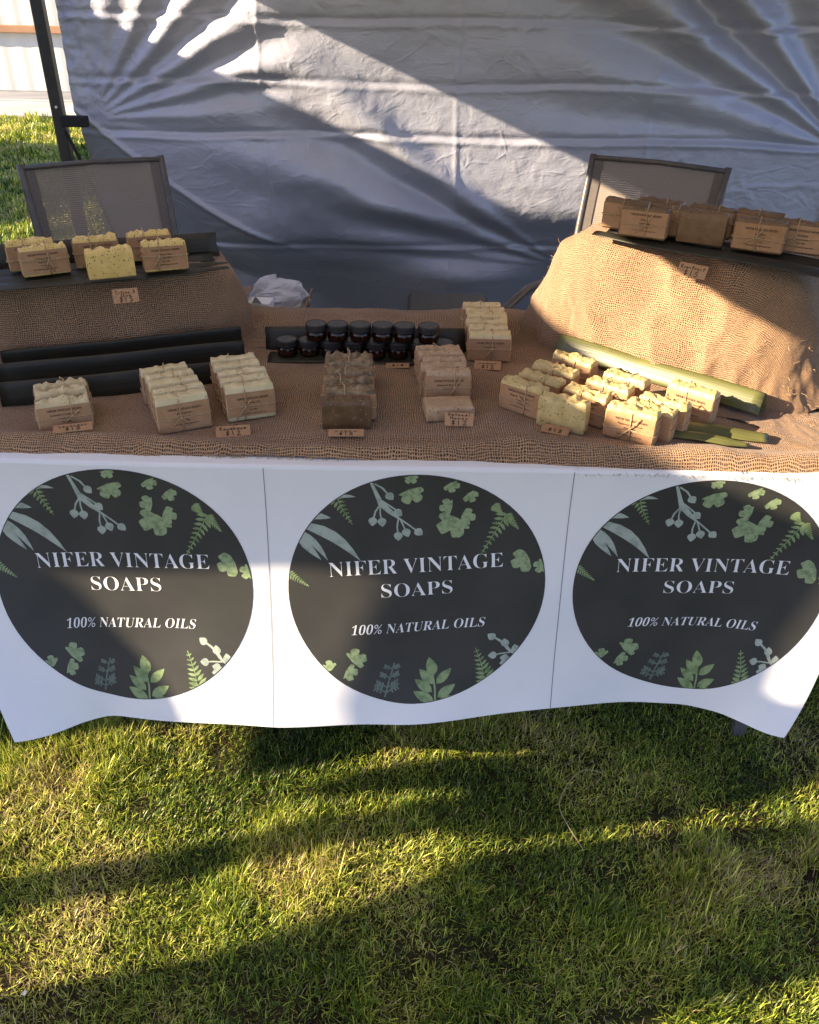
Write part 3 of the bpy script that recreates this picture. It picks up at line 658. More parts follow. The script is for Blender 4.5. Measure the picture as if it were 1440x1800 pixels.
    for s, w in (([(455, 95), (478, 160), (500, 238), (545, 280), (590, 310)], 15), ([(590, 310), (640, 350), (688, 390)], 9), ([(480, 125), (520, 150), (548, 188)], 9), ([(500, 238), (475, 270), (460, 315)], 9), ([(502, 240), (498, 280), (503, 320)], 8), ([(510, 215), (550, 245), (588, 275)], 9), ([(590, 312), (580, 360), (584, 400)], 8), ([(598, 316), (612, 350), (625, 385)], 8),
                 ([(1215, 1118), (1160, 1080), (1140, 1040)], 11), ([(1150, 1070), (1110, 1010), (1066, 984)], 8), ([(1160, 1085), (1110, 1085), (1066, 1090)], 8), ([(1205, 1110), (1195, 1085), (1190, 1068)], 8), ([(1210, 1130), (1160, 1115), (1130, 1113)], 8), ([(1210, 1132), (1165, 1138), (1130, 1140)], 8)):
        G['grey'].append(stroke(s, w))
    for x, y, a in ((552, 194, -50), (458, 322, -100), (505, 328, -88), (590, 283, -45), (584, 407, -92), (627, 390, -70), (690, 391, -40), (1062, 984, 145), (1134, 1026, 100), (1190, 1066, 100), (1066, 1090, 180), (1130, 1113, 170), (1128, 1140, 185)):
        d = np.array([math.cos(R(a)), -math.sin(R(a))]); c = np.array([x, y]); G['grey'].append(lens(c-d*24, c+d*26, 46))
    G['dull'].append(stroke([(468, 1262), (495, 1180), (530, 1088)], 9))
    for (x, y), k in (((515, 1120), .7), ((500, 1165), .9), ((485, 1215), 1.1), ((478, 1240), 1.2)):
        for sg in (-1, 1):
            ex, ey = x+sg*48*k, y-22*k; G['dull'].append(stroke([(x, y), ((x+ex)/2, (y+ey)/2-3), (ex, ey)], 8))
            for q in (.45, .75, 1.0):
                bx, by = x+(ex-x)*q, y+(ey-y)*q; G['dull'].append(lens((bx, by), (bx+sg*4, by-20*k), 12)); G['dull'].append(lens((bx, by), (bx+sg*14, by+12*k), 12))
    for uc, lab, rot in ((-.568, 'leftmost dark round print', R(.5)), (.018, 'middle dark round print', R(3.4)), (.590, 'rightmost dark round print', R(1.6))):
        cr, sr = math.cos(rot), math.sin(rot)
        nr, na = 14, 84; v = [(0, 0)]; f = [(0, 1+i, 1+(i+1) % na) for i in range(na)]
        for k in range(1, nr+1):
            for i in range(na): a = 2*math.pi*i/na; v.append((math.cos(a)*k/nr, math.sin(a)*k/nr))
        for k in range(nr-1):
            for i in range(na): a = 1+k*na+i; b = 1+k*na+(i+1) % na; f.append((a, a+na, b+na, b))
        def place(w, off):
            w = np.asarray(w, float); w = np.stack([w[:, 0]*cr-w[:, 1]*sr, w[:, 0]*sr+w[:, 1]*cr], 1); rr = np.hypot(w[:, 0], w[:, 1]); w = w*np.where(rr > .992, .992/np.maximum(rr, 1e-6), 1)[:, None]
            u = np.minimum(uc+rad*w[:, 0], 9); return ban(u, vc-rad*w[:, 1], off)-inv
        v = np.array(v); P = ban(uc+rad*v[:, 0], vc-rad*v[:, 1], .0006)-inv
        d = mk('printed_roundel', P, f, M['print_dark'], t, True); d['label'] = lab
        for (w, ff, dy) in ((title, tf, .150), (soaps, sf, -.055), (oils, of, -.372)):
            mk('lettering', place(w+np.array([0.0, dy]), .0013), ff, M['print_white'], d)
        for key, polys in G.items():
            mb = MB()
            for w in polys:
                rr = np.hypot(w[:, 0], w[:, 1])
                if (rr > 1).sum() >= len(w)-1: continue
                c = place(np.vstack([w, w.mean(0)]), .0010); m = len(w); mb.add(c, [(i, (i+1) % m, m) for i in range(m)])
            o = mb.build('leaf_print', M['print_'+key], d); o['kind'] = 'stuff'
make_banner()

# ================================================================ SOAPS
TITLE = fit_text(bold('NIFER VINTAGE SOAPS'), .064, .0045, res=2)
SMALL = {}
for k, ls in {'kawakawa': ('KAWAKAWA', 'Organic Oils', 'Net 100g', 'www.nifervintagesoaps.com'), 'lavender': ('Lavender & Lemongrass', 'Organic Oils', 'Net 100g', 'www.nifervintagesoaps.com'),
              'citrus': ('Citrus & Shea', 'Organic Oils', 'Net 100g', 'www.nifervintagesoaps.com'), 'oat': ('Oatmeal & Honey Bar', 'Organic Oils'), 'pale': ('Organic Oils',),
              'green': ('Peppermint & Avocado', 'Organic Oils', 'Net 100g', 'www.nifervintagesoaps.com'), 'kiwi': ('Kiwifruit', 'Organic Oils', 'Net 100g', 'www.nifervintagesoaps.com')}.items():
    out = []
    for i, s in enumerate(ls):
        out.append((fit_text(bold(s), None, .0036 if i == 0 else .0030, res=1), .0440-.0075*(i+1)))
    SMALL[k] = out
TXT = {}
def label_mesh(kind):
    if kind in TXT: return TXT[kind]
    v = []; f = []
    def put(w, ff, z):
        b = len(v); v.extend([(p[0], 0, p[1]+z) for p in w]); f.extend([tuple(i+b for i in q) for q in ff])
    put(TITLE[0], TITLE[1], .0455)
    for (w, ff), z in SMALL[kind]:
        w = w.copy(); mx = np.abs(w[:, 0]).max(); w[:, 0] *= min(1, .034/mx); put(w, ff, z)
    me = bpy.data.meshes.new('lettering'); me.from_pydata([tuple(map(float, p)) for p in v], [], f); me.update(); me.materials.append(M['ink']); TXT[kind] = me
    return me

def bar_mesh(w, t, h, lump, seed, rough_top=1.0):
    """soap bar standing on edge: softened box with a broken, lumpy top"""
    nx, ny = 34, 12; g = np.random.default_rng(seed)
    xs = np.linspace(-w/2, w/2, nx); ys = np.linspace(-t/2, t/2, ny); X, Y = np.meshgrid(xs, ys)
    n = fbm(X*130+seed*3.1, Y*130+seed, seed, 2)-.4; big = np.abs(fbm(X*48+seed*1.7, Y*55, seed+40, 2)-.38)*2-.35
    Z = h-lump*.5+lump*(1.3*n+1.5*big)
    e = np.minimum(np.minimum(X+w/2, w/2-X), np.minimum(Y+t/2, t/2-Y)); Z = Z-.0022*np.exp(-e/.0016)
    k = 1-.03*np.exp(-e/.001); X = X*k; Y = Y*k
    V = [tuple(p) for p in np.stack([X.ravel(), Y.ravel(), Z.ravel()], 1)]; F = [tuple(q) for q in grid_faces(nx, ny)]
    ring = [j for j in range(nx)]+[(i+1)*nx-1 for i in range(1, ny)]+[(ny-1)*nx+j for j in range(nx-2, -1, -1)]+[i*nx for i in range(ny-2, 0, -1)]
    prev = ring; m = len(ring)
    for z, s in ((h*.72, 1.0), (h*.35, 1.004), (.0025, 1.0), (0, .965)):
        b = len(V)
        for q in ring:
            x, y, zz = V[q]; cx = max(-w/2, min(w/2, x*1.03)); cy = max(-t/2, min(t/2, y*1.03)); zt = min(z, zz-.001)
            V.append((cx*s, cy*(s if s > .99 else .93), zt))
        cur = list(range(b, b+m))
        for i in range(m): F.append((prev[(i+1) % m], prev[i], cur[i], cur[(i+1) % m]))
        prev = cur
    F.append(tuple(prev[::-1])); return V, F
WRAP = {}
def wrap_mesh(w, t, z0, z1, seed):
    ch = .003; o = .0011; a, b = w/2+o, t/2+o; loop = [(-a+ch, -b), (-a*.33, -b-.0004), (a*.33, -b-.0004), (a-ch, -b), (a, -b+ch), (a, b-ch), (a-ch, b), (0, b), (-a+ch, b), (-a, b-ch), (-a, -b+ch)]
    g = random.Random(seed); V = []; n = len(loop); F = []
    tilt = g.uniform(-.0012, .0012)
    for k, z in enumerate((z0, (z0+z1)/2, z1)):
        for x, y in loop: V.append((x*(1+.004*k*g.uniform(-.3, 1)), y, z+tilt*x/w*2))
    for k in range(2):
        for i in range(n): F.append((k*n+i, k*n+(i+1) % n, (k+1)*n+(i+1) % n, (k+1)*n+i))
    b0 = len(V)                                                     # inner face gives the paper thickness
    for x, y, z in V[:b0]: V.append((x*(1-.0007/a), y*(1-.0007/b), z))
    F += [tuple(i+b0 for i in q[::-1]) for q in F]
    for i in range(n): F.append((2*n+i, 2*n+(i+1) % n, b0+2*n+(i+1) % n, b0+2*n+i))
    return V, F
def twine_mb(w, t, h, x0, z0, seed, top):
    g = random.Random(seed); r = .00110; a, b = w/2+.0026, t/2+.0026; mb = MB(); tl = g.uniform(-.006, .006)
    mb.tube([(x0+tl, -b, .001), (x0+tl*.3, -b-.0008, z0), (x0, -b, top), (x0, -b*.55, h+.001), (x0-tl, b*.55, h+.001), (x0-tl, b, top), (x0-tl, b, .001)], r, 5)
    zz = lambda: z0+g.uniform(-.004, .004); z1, z2, z3, z4 = zz(), zz(), zz(), zz()
    mb.tube([(x0, -b-.0006, z0), (a-.003, -b, z1), (a, -b+.003, z1), (a, b-.003, z2), (a-.003, b, z2), (-a+.003, b, z3), (-a, b-.003, z3), (-a, -b+.003, z4), (-a+.003, -b, z4), (x0, -b-.0006, z0)], r, 5)
    mb.lathe([(.0008, -.0022), (.0022, -.0008), (.0022, .0008), (.0008, .0022)], 6, (x0, -b-.001, z0))
    for sg in (-1, 1):
        ex = x0+sg*g.uniform(.006, .022)+g.uniform(-.004, .004); ez = z0-g.uniform(.010, .030) if g.random() < .7 else z0+g.uniform(.012, .03)
        mb.tube([(x0, -b-.0012, z0), (x0+(ex-x0)*.45, -b-.0032, z0+(ez-z0)*.4+.002), (ex, -b-.0018, ez)], r, 5)
    return mb
COUNT = [100]
def soap(x, y, z, yaw, kind, mat, label, group, wrapped=True, text=True, w=.100, t=.0265, h=.072, lump=.006, wz=(.003, .056), tx=None, tilt=0, roll=0, topmat=None):
    COUNT[0] += 1; sd = COUNT[0]; g = random.Random(sd)
    w *= g.uniform(.965, 1.025); h *= g.uniform(.985, 1.015); lump *= g.uniform(.75, 1.3)
    root = empty('soap_bar', (x, y, z), yaw); root.rotation_euler = (tilt, roll, yaw); tag(root, label, 'soap', group)
    V, F = bar_mesh(w, t, h, lump, sd); b = mk('bar', V, F, mat, root, False); b.data.shade_smooth()
    if wrapped:
        V, F = wrap_mesh(w, t, wz[0], wz[1], sd); mk('paper_wrap', V, F, M['kraft'], root)
        twine_mb(w, t, h, g.uniform(-.014, .016) if tx is None else tx, g.uniform(.026, .036), sd, wz[1]).build('twine', M['twine'], root, True)
        if text:
            o = link('lettering', label_mesh(kind), None, root); o.location = (g.uniform(-.003, .004), -t/2-.0024, g.uniform(-.002, .001))
    return root
ORD = ['front', 'second', 'third', 'fourth', 'fifth', 'sixth']
def row(x, y, yaw, n, kind, mat, what, group, pitch=.0375, start=0, jitter=.004, **k):
    g = random.Random(int(abs(x)*1000)); yr = R(yaw); total = n+start
    zr = float(np.mean([clothz(x-math.sin(yr)*q_*pitch, y+math.cos(yr)*q_*pitch) for q_ in range(n)]))+.002
    for i in range(n):
        d = (i)*pitch+.0165; ox = g.uniform(-jitter, jitter)
        px = x-math.sin(yr)*d+math.cos(yr)*ox; py = y+math.cos(yr)*d+math.sin(yr)*ox
        q = i+start; pos = 'front bar' if q == 0 else ('rearmost bar' if q == total-1 else ORD[q]+' bar from the front')
        soap(px, py, zr, yr+R(g.uniform(-2.5, 2.5)), kind, mat, f'{what}, {pos}', group, text=(q == start), tilt=R(g.uniform(-3, 1)), **k)
row(-.675, 1.4435, 23, 3, 'lavender', M['soap_lavender'], 'crumbly lavender soap at far left', 'lavender soaps', pitch=.039, lump=.009, wz=(.003, .054))
row(-.4455, 1.451, 26, 5, 'kawakawa', M['soap_kawakawa'], 'smooth cream kawakawa soap, left kawakawa row', 'kawakawa soaps', h=.076, lump=.004, wz=(.002, .059))
row(-.327, 1.508, 20, 5, 'kawakawa', M['soap_kawakawa'], 'smooth cream kawakawa soap, right kawakawa row', 'kawakawa soaps', h=.076, lump=.004, wz=(.009, .060))
soap(-.13, 1.492, float(clothz(-.13, 1.492))+.001, R(3), 'oat', M['soap_brown'], 'unwrapped dark brown soap bar standing at the table centre', 'dark brown soaps', wrapped=False, h=.068, lump=.006)
row(-.128, 1.513, 3, 5, 'oat', M['soap_browntop'], 'wrapped dark crumbly soap behind bare brown bar', 'dark brown soaps', start=0, pitch=.047, t=.030, lump=.011, wz=(.003, .058), h=.073)
# bare oatmeal bar lying flat
def flat_bar():
    x, y = .076, 1.549; COUNT[0] += 1; root = empty('soap_bar', (x, y, float(clothz(x, y))+.001), R(8)); tag(root, 'bare pinkish oatmeal soap bar lying flat behind a price card', 'soap', 'oatmeal soaps')
    V, F = bar_mesh(.100, .062, .032, .0016, 321); mk('bar', V, F, M['soap_oat'], root, True)
flat_bar()
row(.0745, 1.607, 6, 5, 'oat', M['soap_oat'], 'wrapped oatmeal soap behind flat bare bar', 'oatmeal soaps', pitch=.034, lump=.005, wz=(.003, .057))
row(.1825, 1.846, 1, 6, 'pale', M['soap_pale'], 'pale creamy soap beside the tall riser', 'pale soaps', pitch=.0415, lump=.006, t=.029, wz=(.003, .056))
GL = 'green fleck soaps'
for (x, y, yaw, lab, wr, tx) in (
    (.233, 1.566, -38, 'wrapped green fleck soap at the left front corner of the angled group', True, 1),
    (.305, 1.499, -27, 'bare olive green speckled soap bar in front of the angled group', False, 0),
    (.274, 1.613, -37, 'shaded crumbly topped soap just behind the left front corner bar of the angled group', True, 0),
    (.310, 1.665, -36, 'shaded crumbly topped soap second behind the left front corner bar of the angled group', True, 0),
    (.364, 1.735, -40, 'rearmost soap of the angled group, by the end of the olive leaf', True, 1),
    (.359, 1.544, -38, 'half sunlit wrapped soap right behind the bare speckled bar', True, 1),
    (.415, 1.594, -38, 'sunlit wrapped soap in the middle of the angled group', True, 1),
    (.457, 1.629, -39, 'sunlit yellow topped soap leaning close to the olive leaf', True, 0),
    (.434, 1.458, -31, 'bright sunlit wrapped soap nearest the table front on the right', True, 1),
    (.473, 1.480, -33, 'sunlit soap directly behind the bright front right bar', True, 0),
    (.509, 1.512, -34, 'third soap back in the bright front right trio', True, 0),
    (.583, 1.570, -40, 'sunlit wrapped soap standing alone at the far right of the table', True, 1)):
    soap(x, y, float(clothz(x, y))+.001, R(yaw), 'green', M['soap_green'], lab, GL, wrapped=wr, text=bool(tx), lump=.007, wz=(.003, .056), h=.073, t=.031)
ZL, ZR = TOP+.008+.185+.014, TOP+.008+.29+.012
for (x, y, yaw, lab, wr) in ((-.825, 1.83, 30, 'round cornered wrapped citrus soap at the front left of the low riser', True), (-.868, 1.868, 26, 'wrapped citrus soap behind the front left one on the low riser', True),
    (-.734, 1.907, 26, 'wrapped citrus soap behind the bare yellow bar', True), (-.674, 1.818, 25, 'bare yellow speckled citrus soap bar on the low riser', False),
    (-.628, 1.967, 24, 'rear right wrapped citrus soap with upright twine end', True), (-.571, 1.884, 24, 'wrapped citrus soap at the front right of the low riser', True)):
    soap(x, y, ZL, R(yaw), 'citrus', M['soap_citrus'], lab, 'citrus soaps', wrapped=wr, lump=.008, wz=(.004, .055), h=.070)
for (x, y, yaw, lab, wr, tx) in ((.473, 1.914, -34, 'leftmost rear brown soap on the tall riser', True, 0), (.499, 1.849, -27, 'sun edged wrapped brown soap at the left front of the tall riser', True, 1),
    (.552, 1.930, -33, 'rear brown soap behind the left front one on the tall riser', True, 0), (.567, 1.866, -36, 'brown soap squeezed between the left front one and the bare bar', True, 0),
    (.612, 1.806, -27, 'bare brown soap bar in the middle of the tall riser', False, 0), (.650, 1.872, -34, 'brown soap directly behind the bare brown bar', True, 0),
    (.738, 1.822, -33, 'rear brown soap behind the right front labelled one', True, 0), (.715, 1.752, -27, 'wrapped brown soap with clear label at the right front of the tall riser', True, 1),
    (.800, 1.745, -27, 'rightmost brown soap on the tall riser, cut by the picture edge', True, 1)):
    soap(x, y, ZR, R(yaw), 'kiwi', M['soap_kiwi'], lab, 'kiwifruit soaps', wrapped=wr, text=bool(tx), lump=.004, wz=(.004, .056), h=.066)

# ================================================================ FLAX LEAVES
def leaf(a, b, z, width, ridge, mat, label, roll=0.0, open_=.5, taper=(1, 1), sag=0, z2=None, thick=.0012, cat='leaf'):
    """folded flax leaf: an arched strip from a to b, open side down"""
    ax, ay = a; bx, by = b; L = math.hypot(bx-ax, by-ay); ang = math.atan2(by-ay, bx-ax); n = 24; m = 11; V = []
    for th in (0, thick):
        for i in range(n+1):
            s = i/n; wv = width*(taper[0]+(1-taper[0])*min(1, s*5))*(taper[1]+(1-taper[1])*min(1, (1-s)*5))
            for k in range(m):
                q = (k/(m-1)-.5)*2; yy = q*wv*.5*open_; hh = ridge*(1-abs(q)**1.7)*(wv/width)
                jag = .006*(fbm(np.array(k*1.7), np.array(s*3+ax*7), 5)-.5) if i in (0, n) else 0
                V.append((s*L+jag*(1 if i else -1)+(.004*q*q if i == n else 0), yy*(1-th/width), hh-th+sag*math.sin(math.pi*s)+.0015*math.sin(s*9+ax*20)))
    f = grid_faces(m, n+1); N0 = (n+1)*m; F = [tuple(q) for q in f]+[tuple(int(i)+N0 for i in q[::-1]) for q in f]
    for i in range(n):
        for k in (0, m-1): p = i*m+k; F.append((p, p+m, p+m+N0, p+N0))
    for k in range(m-1):
        for i in (0, n): p = i*m+k; F.append((p, p+1, p+1+N0, p+N0))
    o = mk('flax_leaf', V, F, mat, None, True); o.location = (ax, ay, z); o.rotation_euler = (roll, -math.asin(((z2 if z2 is not None else z)-z)/L), ang); tag(o, label, cat, 'folded flax leaves'); return o
FD, FG = M['flax_dark'], M['flax_green']
leaf((-.925, 1.735), (-.425, 1.925), TOP+.030, .070, .040, FD, 'long dark flax leaf tucked against the low riser, rearmost of three', R(30))
leaf((-.90, 1.655), (-.40, 1.83), TOP+.022, .085, .047, FD, 'long dark flax leaf lying between two others below the low riser', R(22))
leaf((-.862, 1.572), (-.365, 1.735), TOP+.014, .085, .047, FD, 'long dark flax leaf lying nearest the lavender soaps', R(18))
leaf((-1.0, 1.72), (-.445, 1.945), ZL-.012, .055, .007, FD, 'thin dark flax leaf along the front edge of the low riser', 0, 1.0, (1, .3))
leaf((-1.03, 1.765), (-.455, 1.985), ZL-.012, .055, .008, FD, 'pointed dark flax leaf second from the front on the low riser', 0, 1.0, (1, .15))
leaf((-1.06, 1.82), (-.50, 2.03), ZL-.012, .06, .009, FD, 'dark flax leaf under the rear citrus soaps', 0, 1.0)
leaf((-1.02, 1.93), (-.50, 2.09), ZL-.006, .09, .045, FD, 'broad dark flax leaf standing behind the citrus soaps', R(20), .7)
leaf((.355, 1.905), (.735, 1.578), TOP+.020, .066, .043, FG, 'sunlit olive flax leaf folded lengthwise, leaning on the tall riser', R(-8), .62)
leaf((.47, 1.55), (.715, 1.475), TOP+.013, .050, .010, FG, 'short olive flax leaf with ragged tip poking out past the far right soap', 0, 1.0, (1, .8))
leaf((.45, 1.50), (.665, 1.437), TOP+.016, .032, .009, FG, 'narrow olive flax leaf tip in front of the other short leaf', 0, 1.0, (1, .4))
leaf((.41, 1.920), (.86, 1.60), ZR-.012, .060, .008, FD, 'dark flax leaf along the front edge of the tall riser with a green sunlit end', 0, 1.0, (.6, 1))
leaf((.46, 1.965), (.90, 1.655), ZR-.012, .07, .010, FD, 'dark flax leaf under the rear brown soaps', 0, 1.0)
leaf((-.36, 1.915), (.125, 1.925), TOP+.014, .085, .050, FD, 'black looking flax leaf standing behind the jars', R(0), .4)
leaf((-.345, 1.850), (.10, 1.862), TOP+.012, .07, .005, FD, 'flat dark flax leaf under the jars', 0, 1.0)

# ================================================================ JARS
def make_jar(x, y, z, label):
    t = empty('cosmetic_jar', (x, y, z), random.uniform(0, 6)); t.scale = (1, 1, .92); tag(t, label, 'jar', 'small jars with black lids')
    MB().lathe([(.020, 0), (.0235, .002), (.024, .005), (.024, .022), (.022, .025), (.0205, .026)], 24).build('jar_body', M['jar_glass'], t, True)
    l = MB().lathe([(.0252, .0255), (.0258, .0265), (.0258, .040), (.0250, .0418), (.0238, .0422), (.0235, .0414), (.001, .0414)], 28).build('lid', M['jar_lid'], t, False)
    MB().lathe([(.0215, .0415), (.0215, .0418)], 24).build('lid_label', M['lid_label'], l)
BX = [-.300+.053*i for i in range(8)]
for i, x in enumerate(BX):
    make_jar(x, 1.856+.002*(i % 2), TOP+.0175, ('leftmost' if i == 0 else ORD[i] if i < 6 else ('seventh', 'rightmost')[i-6])+(' jar in the lower row of black lidded jars' if i in (0, 7) else ' jar from the left in the lower row of black lidded jars'))
for i, x in enumerate((-.229, -.178, -.125, -.072, -.021, .036)):
    make_jar(x, 1.858, TOP+.0565, ('leftmost' if i == 0 else 'rightmost' if i == 5 else ORD[i])+(' jar stacked in the upper row of amber jars' if i in (0, 5) else ' jar from the left stacked in the upper row of amber jars'))

# ================================================================ PRICE CARDS (handwriting built as pen strokes)
PEN = {'0': [[(.5, 0), (.1, .3), (.15, .8), (.5, 1), (.85, .7), (.8, .2), (.5, 0)]], '1': [[(.4, 1), (.45, 0)]], '2': [[(.1, .8), (.4, 1), (.8, .8), (.6, .45), (.1, 0), (.95, .03)]],
       '5': [[(.85, 1), (.3, .95), (.2, .55), (.6, .6), (.85, .3), (.5, 0), (.1, .1)]], '$': [[(.85, .8), (.5, .9), (.2, .7), (.5, .5), (.8, .3), (.5, .1), (.15, .2)], [(.5, 1.1), (.45, -.1)]],
       'a': [[(.8, .5), (.4, .55), (.15, .2), (.4, 0), (.75, .3), (.8, .5), (.8, 0)]], 'k': [[(.2, 1), (.2, 0)], [(.8, .6), (.2, .25), (.8, 0)]], 'K': [[(.15, 1), (.2, 0)], [(.9, 1), (.2, .45), (.95, 0)]], 'w': [[(.05, .5), (.25, 0), (.5, .45), (.7, 0), (.95, .5)]],
       'i': [[(.5, .5), (.5, 0)]], 'f': [[(.9, .9), (.5, 1), (.45, 0)], [(.15, .5), (.8, .5)]], 'r': [[(.25, .5), (.25, 0)], [(.25, .3), (.6, .52), (.85, .45)]], 'u': [[(.15, .5), (.2, .05), (.6, .05), (.75, .5), (.8, 0)]], 't': [[(.5, .9), (.5, 0)], [(.15, .6), (.9, .62)]],
       'C': [[(.9, .85), (.5, 1), (.1, .5), (.4, 0), (.9, .12)]], 's': [[(.8, .45), (.4, .5), (.3, .3), (.75, .18), (.5, 0), (.15, .05)]], 'S': [[(.85, .85), (.5, 1), (.2, .75), (.75, .35), (.5, 0), (.1, .12)]], 'h': [[(.2, 1), (.2, 0)], [(.2, .35), (.6, .5), (.75, 0)]], 'e': [[(.2, .25), (.8, .32), (.5, .52), (.15, .2), (.5, 0), (.85, .1)]],
       '&': [[(.9, 0), (.3, .8), (.5, 1), (.65, .8), (.1, .3), (.4, 0), (.9, .4)]], 'O': [[(.5, 1), (.1, .6), (.3, 0), (.8, .2), (.85, .8), (.5, 1)]], 'm': [[(.05, 0), (.1, .5), (.4, .45), (.45, 0)], [(.45, .4), (.8, .5), (.9, 0)]], 'l': [[(.5, 1), (.5, 0)]], 'H': [[(.1, 1), (.15, 0)], [(.85, 1), (.9, 0)], [(.1, .5), (.9, .5)]], 'o': [[(.5, .5), (.15, .25), (.5, 0), (.85, .25), (.5, .5)]], 'n': [[(.15, .5), (.2, 0)], [(.2, .35), (.6, .5), (.8, 0)]], 'y': [[(.15, .5), (.45, .1)], [(.85, .5), (.2, -.4)]],
       'L': [[(.2, 1), (.2, 0), (.85, .03)]], 'v': [[(.1, .5), (.45, 0), (.85, .5)]], 'd': [[(.75, .5), (.3, .5), (.2, .1), (.7, .05), (.75, 1), (.8, 0)]], 'G': [[(.9, .85), (.5, 1), (.1, .5), (.4, 0), (.85, .15), (.85, .45), (.5, .45)]], 'M': [[(.05, 0), (.15, 1), (.5, .4), (.85, 1), (.95, 0)]], 'P': [[(.2, 0), (.2, 1), (.8, .85), (.7, .5), (.2, .45)]], 'p': [[(.2, .5), (.2, -.4)], [(.2, .4), (.7, .5), (.75, .1), (.2, .05)]]}
def write(mb, s, x0, y0, w, h, r, seed):
    g = random.Random(seed); n = len(s); cw = w/n
    for i, c in enumerate(s):
        for st in PEN.get(c, []):
            mb.tube([(x0+cw*(i+.08+.80*px+g.uniform(-.02, .02)), y0+h*(py+g.uniform(-.03, .03)), .0011) for px, py in st], r, 4)
def card(x, y, z, yaw, pitch, w, h, lines, label, roll=0):
    """lines: (text, centre offset y, width, height, pen radius); face is local XY, +Y up the card"""
    t = empty('price_card', (x, y, z)); t.rotation_euler = (pitch, roll, yaw); tag(t, label, 'price card', 'handwritten price cards')
    t.scale = (.76, .78, 1); MB().box((-w/2, -h/2, -.0006), (w/2, h/2, .0006)).build('card', M['kraft'], t)
    mb = MB()
    for i, (s, oy, lw, lh, r) in enumerate(lines): write(mb, s, -lw/2, oy, lw, lh, r, i+int(x*100))
    mb.build('handwriting', M['pen'], t)
def czz(x, y): return float(clothz(x, y))
card(-.642, 1.790, .915, R(22), R(62), .072, .040, [('Citrus &', .006, .056, .009, .0007), ('Shea', -.003, .030, .008, .0007), ('$15', -.017, .042, .013, .0009)], 'handwritten 15 dollar card hanging on the front of the low riser')
card(.585, 1.735, 1.012, R(-38), R(60), .082, .036, [('Kiwifruit', .003, .070, .010, .0008), ('$15', -.015, .045, .014, .0009)], 'handwritten 15 dollar card on the front of the tall riser')
card(-.655, 1.418, czz(-.655, 1.418)+.008, R(18), R(14), .095, .030, [('Lavender', .003, .07, .007, .0007), ('$12', -.010, .04, .010, .0009)], 'handwritten card at the foot of the lavender soaps')
card(-.352, 1.448, czz(-.352, 1.448)+.008, R(13), R(22), .088, .036, [('Kawakawa', .004, .07, .010, .0009), ('$12', -.014, .042, .014, .0010)], 'handwritten kawakawa 12 dollar card between the two kawakawa rows')
card(-.128, 1.442, czz(-.128, 1.442)+.007, R(3), R(10), .092, .030, [('nvmnw', .003, .06, .006, .0007), ('$12', -.010, .04, .010, .0009)], 'handwritten 12 dollar card at the foot of the bare brown bar')
card(.096, 1.492, czz(.096, 1.492)+.017, R(-3), R(55), .076, .034, [('Oatmeal', .009, .062, .007, .0008), ('Honey', .000, .05, .007, .0008), ('$12', -.014, .045, .011, .0010)], 'handwritten oatmeal honey card propped on the flat bare bar')
card(-.035, 1.815, czz(-.035, 1.815)+.004, R(3), R(8), .072, .028, [('$15', -.006, .04, .010, .0009)], 'small price card lying in front of the jars')
card(.176, 1.806, czz(.176, 1.806)+.008, R(-3), R(24), .082, .036, [('vnmwn', .004, .06, .006, .0008), ('$12', -.013, .042, .012, .0010)], 'handwritten 12 dollar card below the pale back row soaps')
card(.288, 1.470, czz(.288, 1.470)+.006, R(-22), R(10), .072, .036, [('$12', -.010, .04, .012, .0010)], 'price card half under the bare green speckled bar')

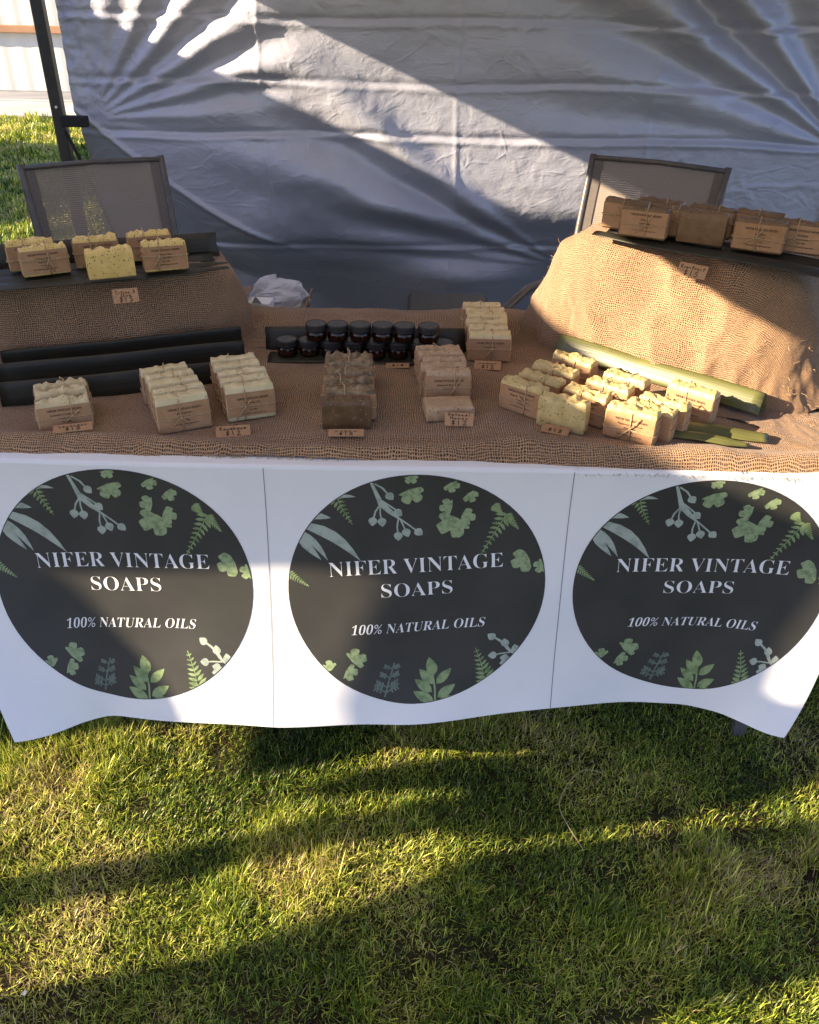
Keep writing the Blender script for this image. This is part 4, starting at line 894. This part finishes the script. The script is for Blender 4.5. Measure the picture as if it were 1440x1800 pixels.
# ================================================================ THINGS BEHIND THE TABLE
def make_behind():
    c = empty('cardboard_carton', (-.44, 2.40, 0)); tag(c, 'brown cardboard carton just showing behind the table', 'carton')
    MB().box((-.17, -.11, 0), (.115, .11, .672), .004).build('body', M['carton'], c)
    MB().add([(.117, -.10, .665), (.117, .10, .665), (.127, .10, .72), (.127, -.10, .72), (.113, -.10, .665), (.113, .10, .665), (.123, .10, .72), (.123, -.10, .72)], [(0, 1, 2, 3), (7, 6, 5, 4), (3, 2, 6, 7), (0, 3, 7, 4), (1, 5, 6, 2), (0, 4, 5, 1)]).build('flap', M['carton'], c)
    w = empty('white_gift_box', (-.462, 2.325, .674), R(-6)); tag(w, 'small white box printed with green leaves behind the burlap', 'box')
    MB().box((-.05, -.03, 0), (.05, .03, .062), .002).build('body', M['white_card'], w)
    for a, b, h in ((-.05, -.012, .03), (.0, .03, .045)):
        MB().add([(a, -.028, .062), (b, -.028, .062), ((a+b)/2+.004, -.05, .062+h*.6), (a, -.0265, .062), (b, -.0265, .062), ((a+b)/2+.004, -.0485, .062+h*.6)], [(0, 1, 2), (5, 4, 3), (0, 2, 5, 3), (1, 4, 5, 2)]).build('flap', M['white_card'], w)
    mb = MB(); g = random.Random(2)
    for cx, cz in ((-.028, .035), (.026, .032)):
        for k in range(6):
            a = k*1.05+.3; p = Vector((cx+.010*math.cos(a), -.0305, cz+.010*math.sin(a))); d = Vector((math.cos(a), 0, math.sin(a)))*.006; q = Vector((-d.z, 0, d.x))*.5
            mb.add([p-d, p+q, p+d, p-q], [(0, 1, 2, 3)])
    mb.build('leaf_print', M['leaf_ink'], w)
    nb, nr = 28, 14; V = []
    for j in range(nr+1):
        s = j/nr
        for i in range(nb):
            a = 2*math.pi*i/nb; rr = (.085*(1-s**2.2)**.5+.006)*(1+.55*(float(fbm(math.cos(a)*4+5, math.sin(a)*4+s*7, 3, 3))-.5)); V.append((rr*math.cos(a)*1.05, rr*math.sin(a)*.55, s*.098*(1+.35*(float(vnoise(math.cos(a)*2+9, s*4, 4))-.5))))
    F = [(j*nb+i, j*nb+(i+1) % nb, (j+1)*nb+(i+1) % nb, (j+1)*nb+i) for j in range(nr) for i in range(nb)]+[tuple(range(nb))[::-1], tuple(nr*nb+i for i in range(nb))]
    o = mk('plastic_bag', V, F, M['bag'], None, False); o.location = (-.405, 2.42, .674); tag(o, 'crumpled white plastic bag behind the burlap at left', 'bag')
    k = empty('black_crate', (.12, 2.42, 0)); tag(k, 'black plastic crate barely showing behind the back of the table', 'crate')
    MB().box((-.14, -.12, 0), (.11, .12, .70), .01).build('body', M['crate'], k)
    MB().box((-.15, -.13, .66), (.12, -.121, .69), .003).build('rim', M['crate'], k)
make_behind()

# ================================================================ LAWN BITS
def spline(p, n=8):
    p = np.array(p, float); q = np.vstack([2*p[0]-p[1], p, 2*p[-1]-p[-2]]); out = []
    for i in range(1, len(q)-2):
        for t in np.linspace(0, 1, n, endpoint=False):
            out.append(.5*((2*q[i])+(-q[i-1]+q[i+1])*t+(2*q[i-1]-5*q[i]+4*q[i+1]-q[i+2])*t*t+(-q[i-1]+3*q[i]-3*q[i+1]+q[i+2])*t**3))
    return out+[p[-1]]
o = MB().tube(spline([(.445, 1.235, .035), (.40, 1.235, .04), (.36, 1.20, .035), (.335, 1.15, .03), (.345, 1.10, .03), (.372, 1.045, .02)]), .0008, 5).build('dry_stalk', M['straw'], None, True); tag(o, 'long curved dry stalk lying on the shaded grass', 'stalk')
o = MB().add([(-.650, .735, .03), (-.643, .733, .033), (-.642, .740, .034), (-.648, .742, .031), (-.650, .735, .0285), (-.643, .733, .0315), (-.642, .740, .0325), (-.648, .742, .0295)], [(0, 1, 2, 3), (7, 6, 5, 4), (0, 4, 5, 1), (1, 5, 6, 2), (2, 6, 7, 3), (3, 7, 4, 0)]).build('fallen_petal', M['petal']); tag(o, 'tiny white petal on the shaded grass at lower left', 'petal')
bpy.context.view_layer.update()
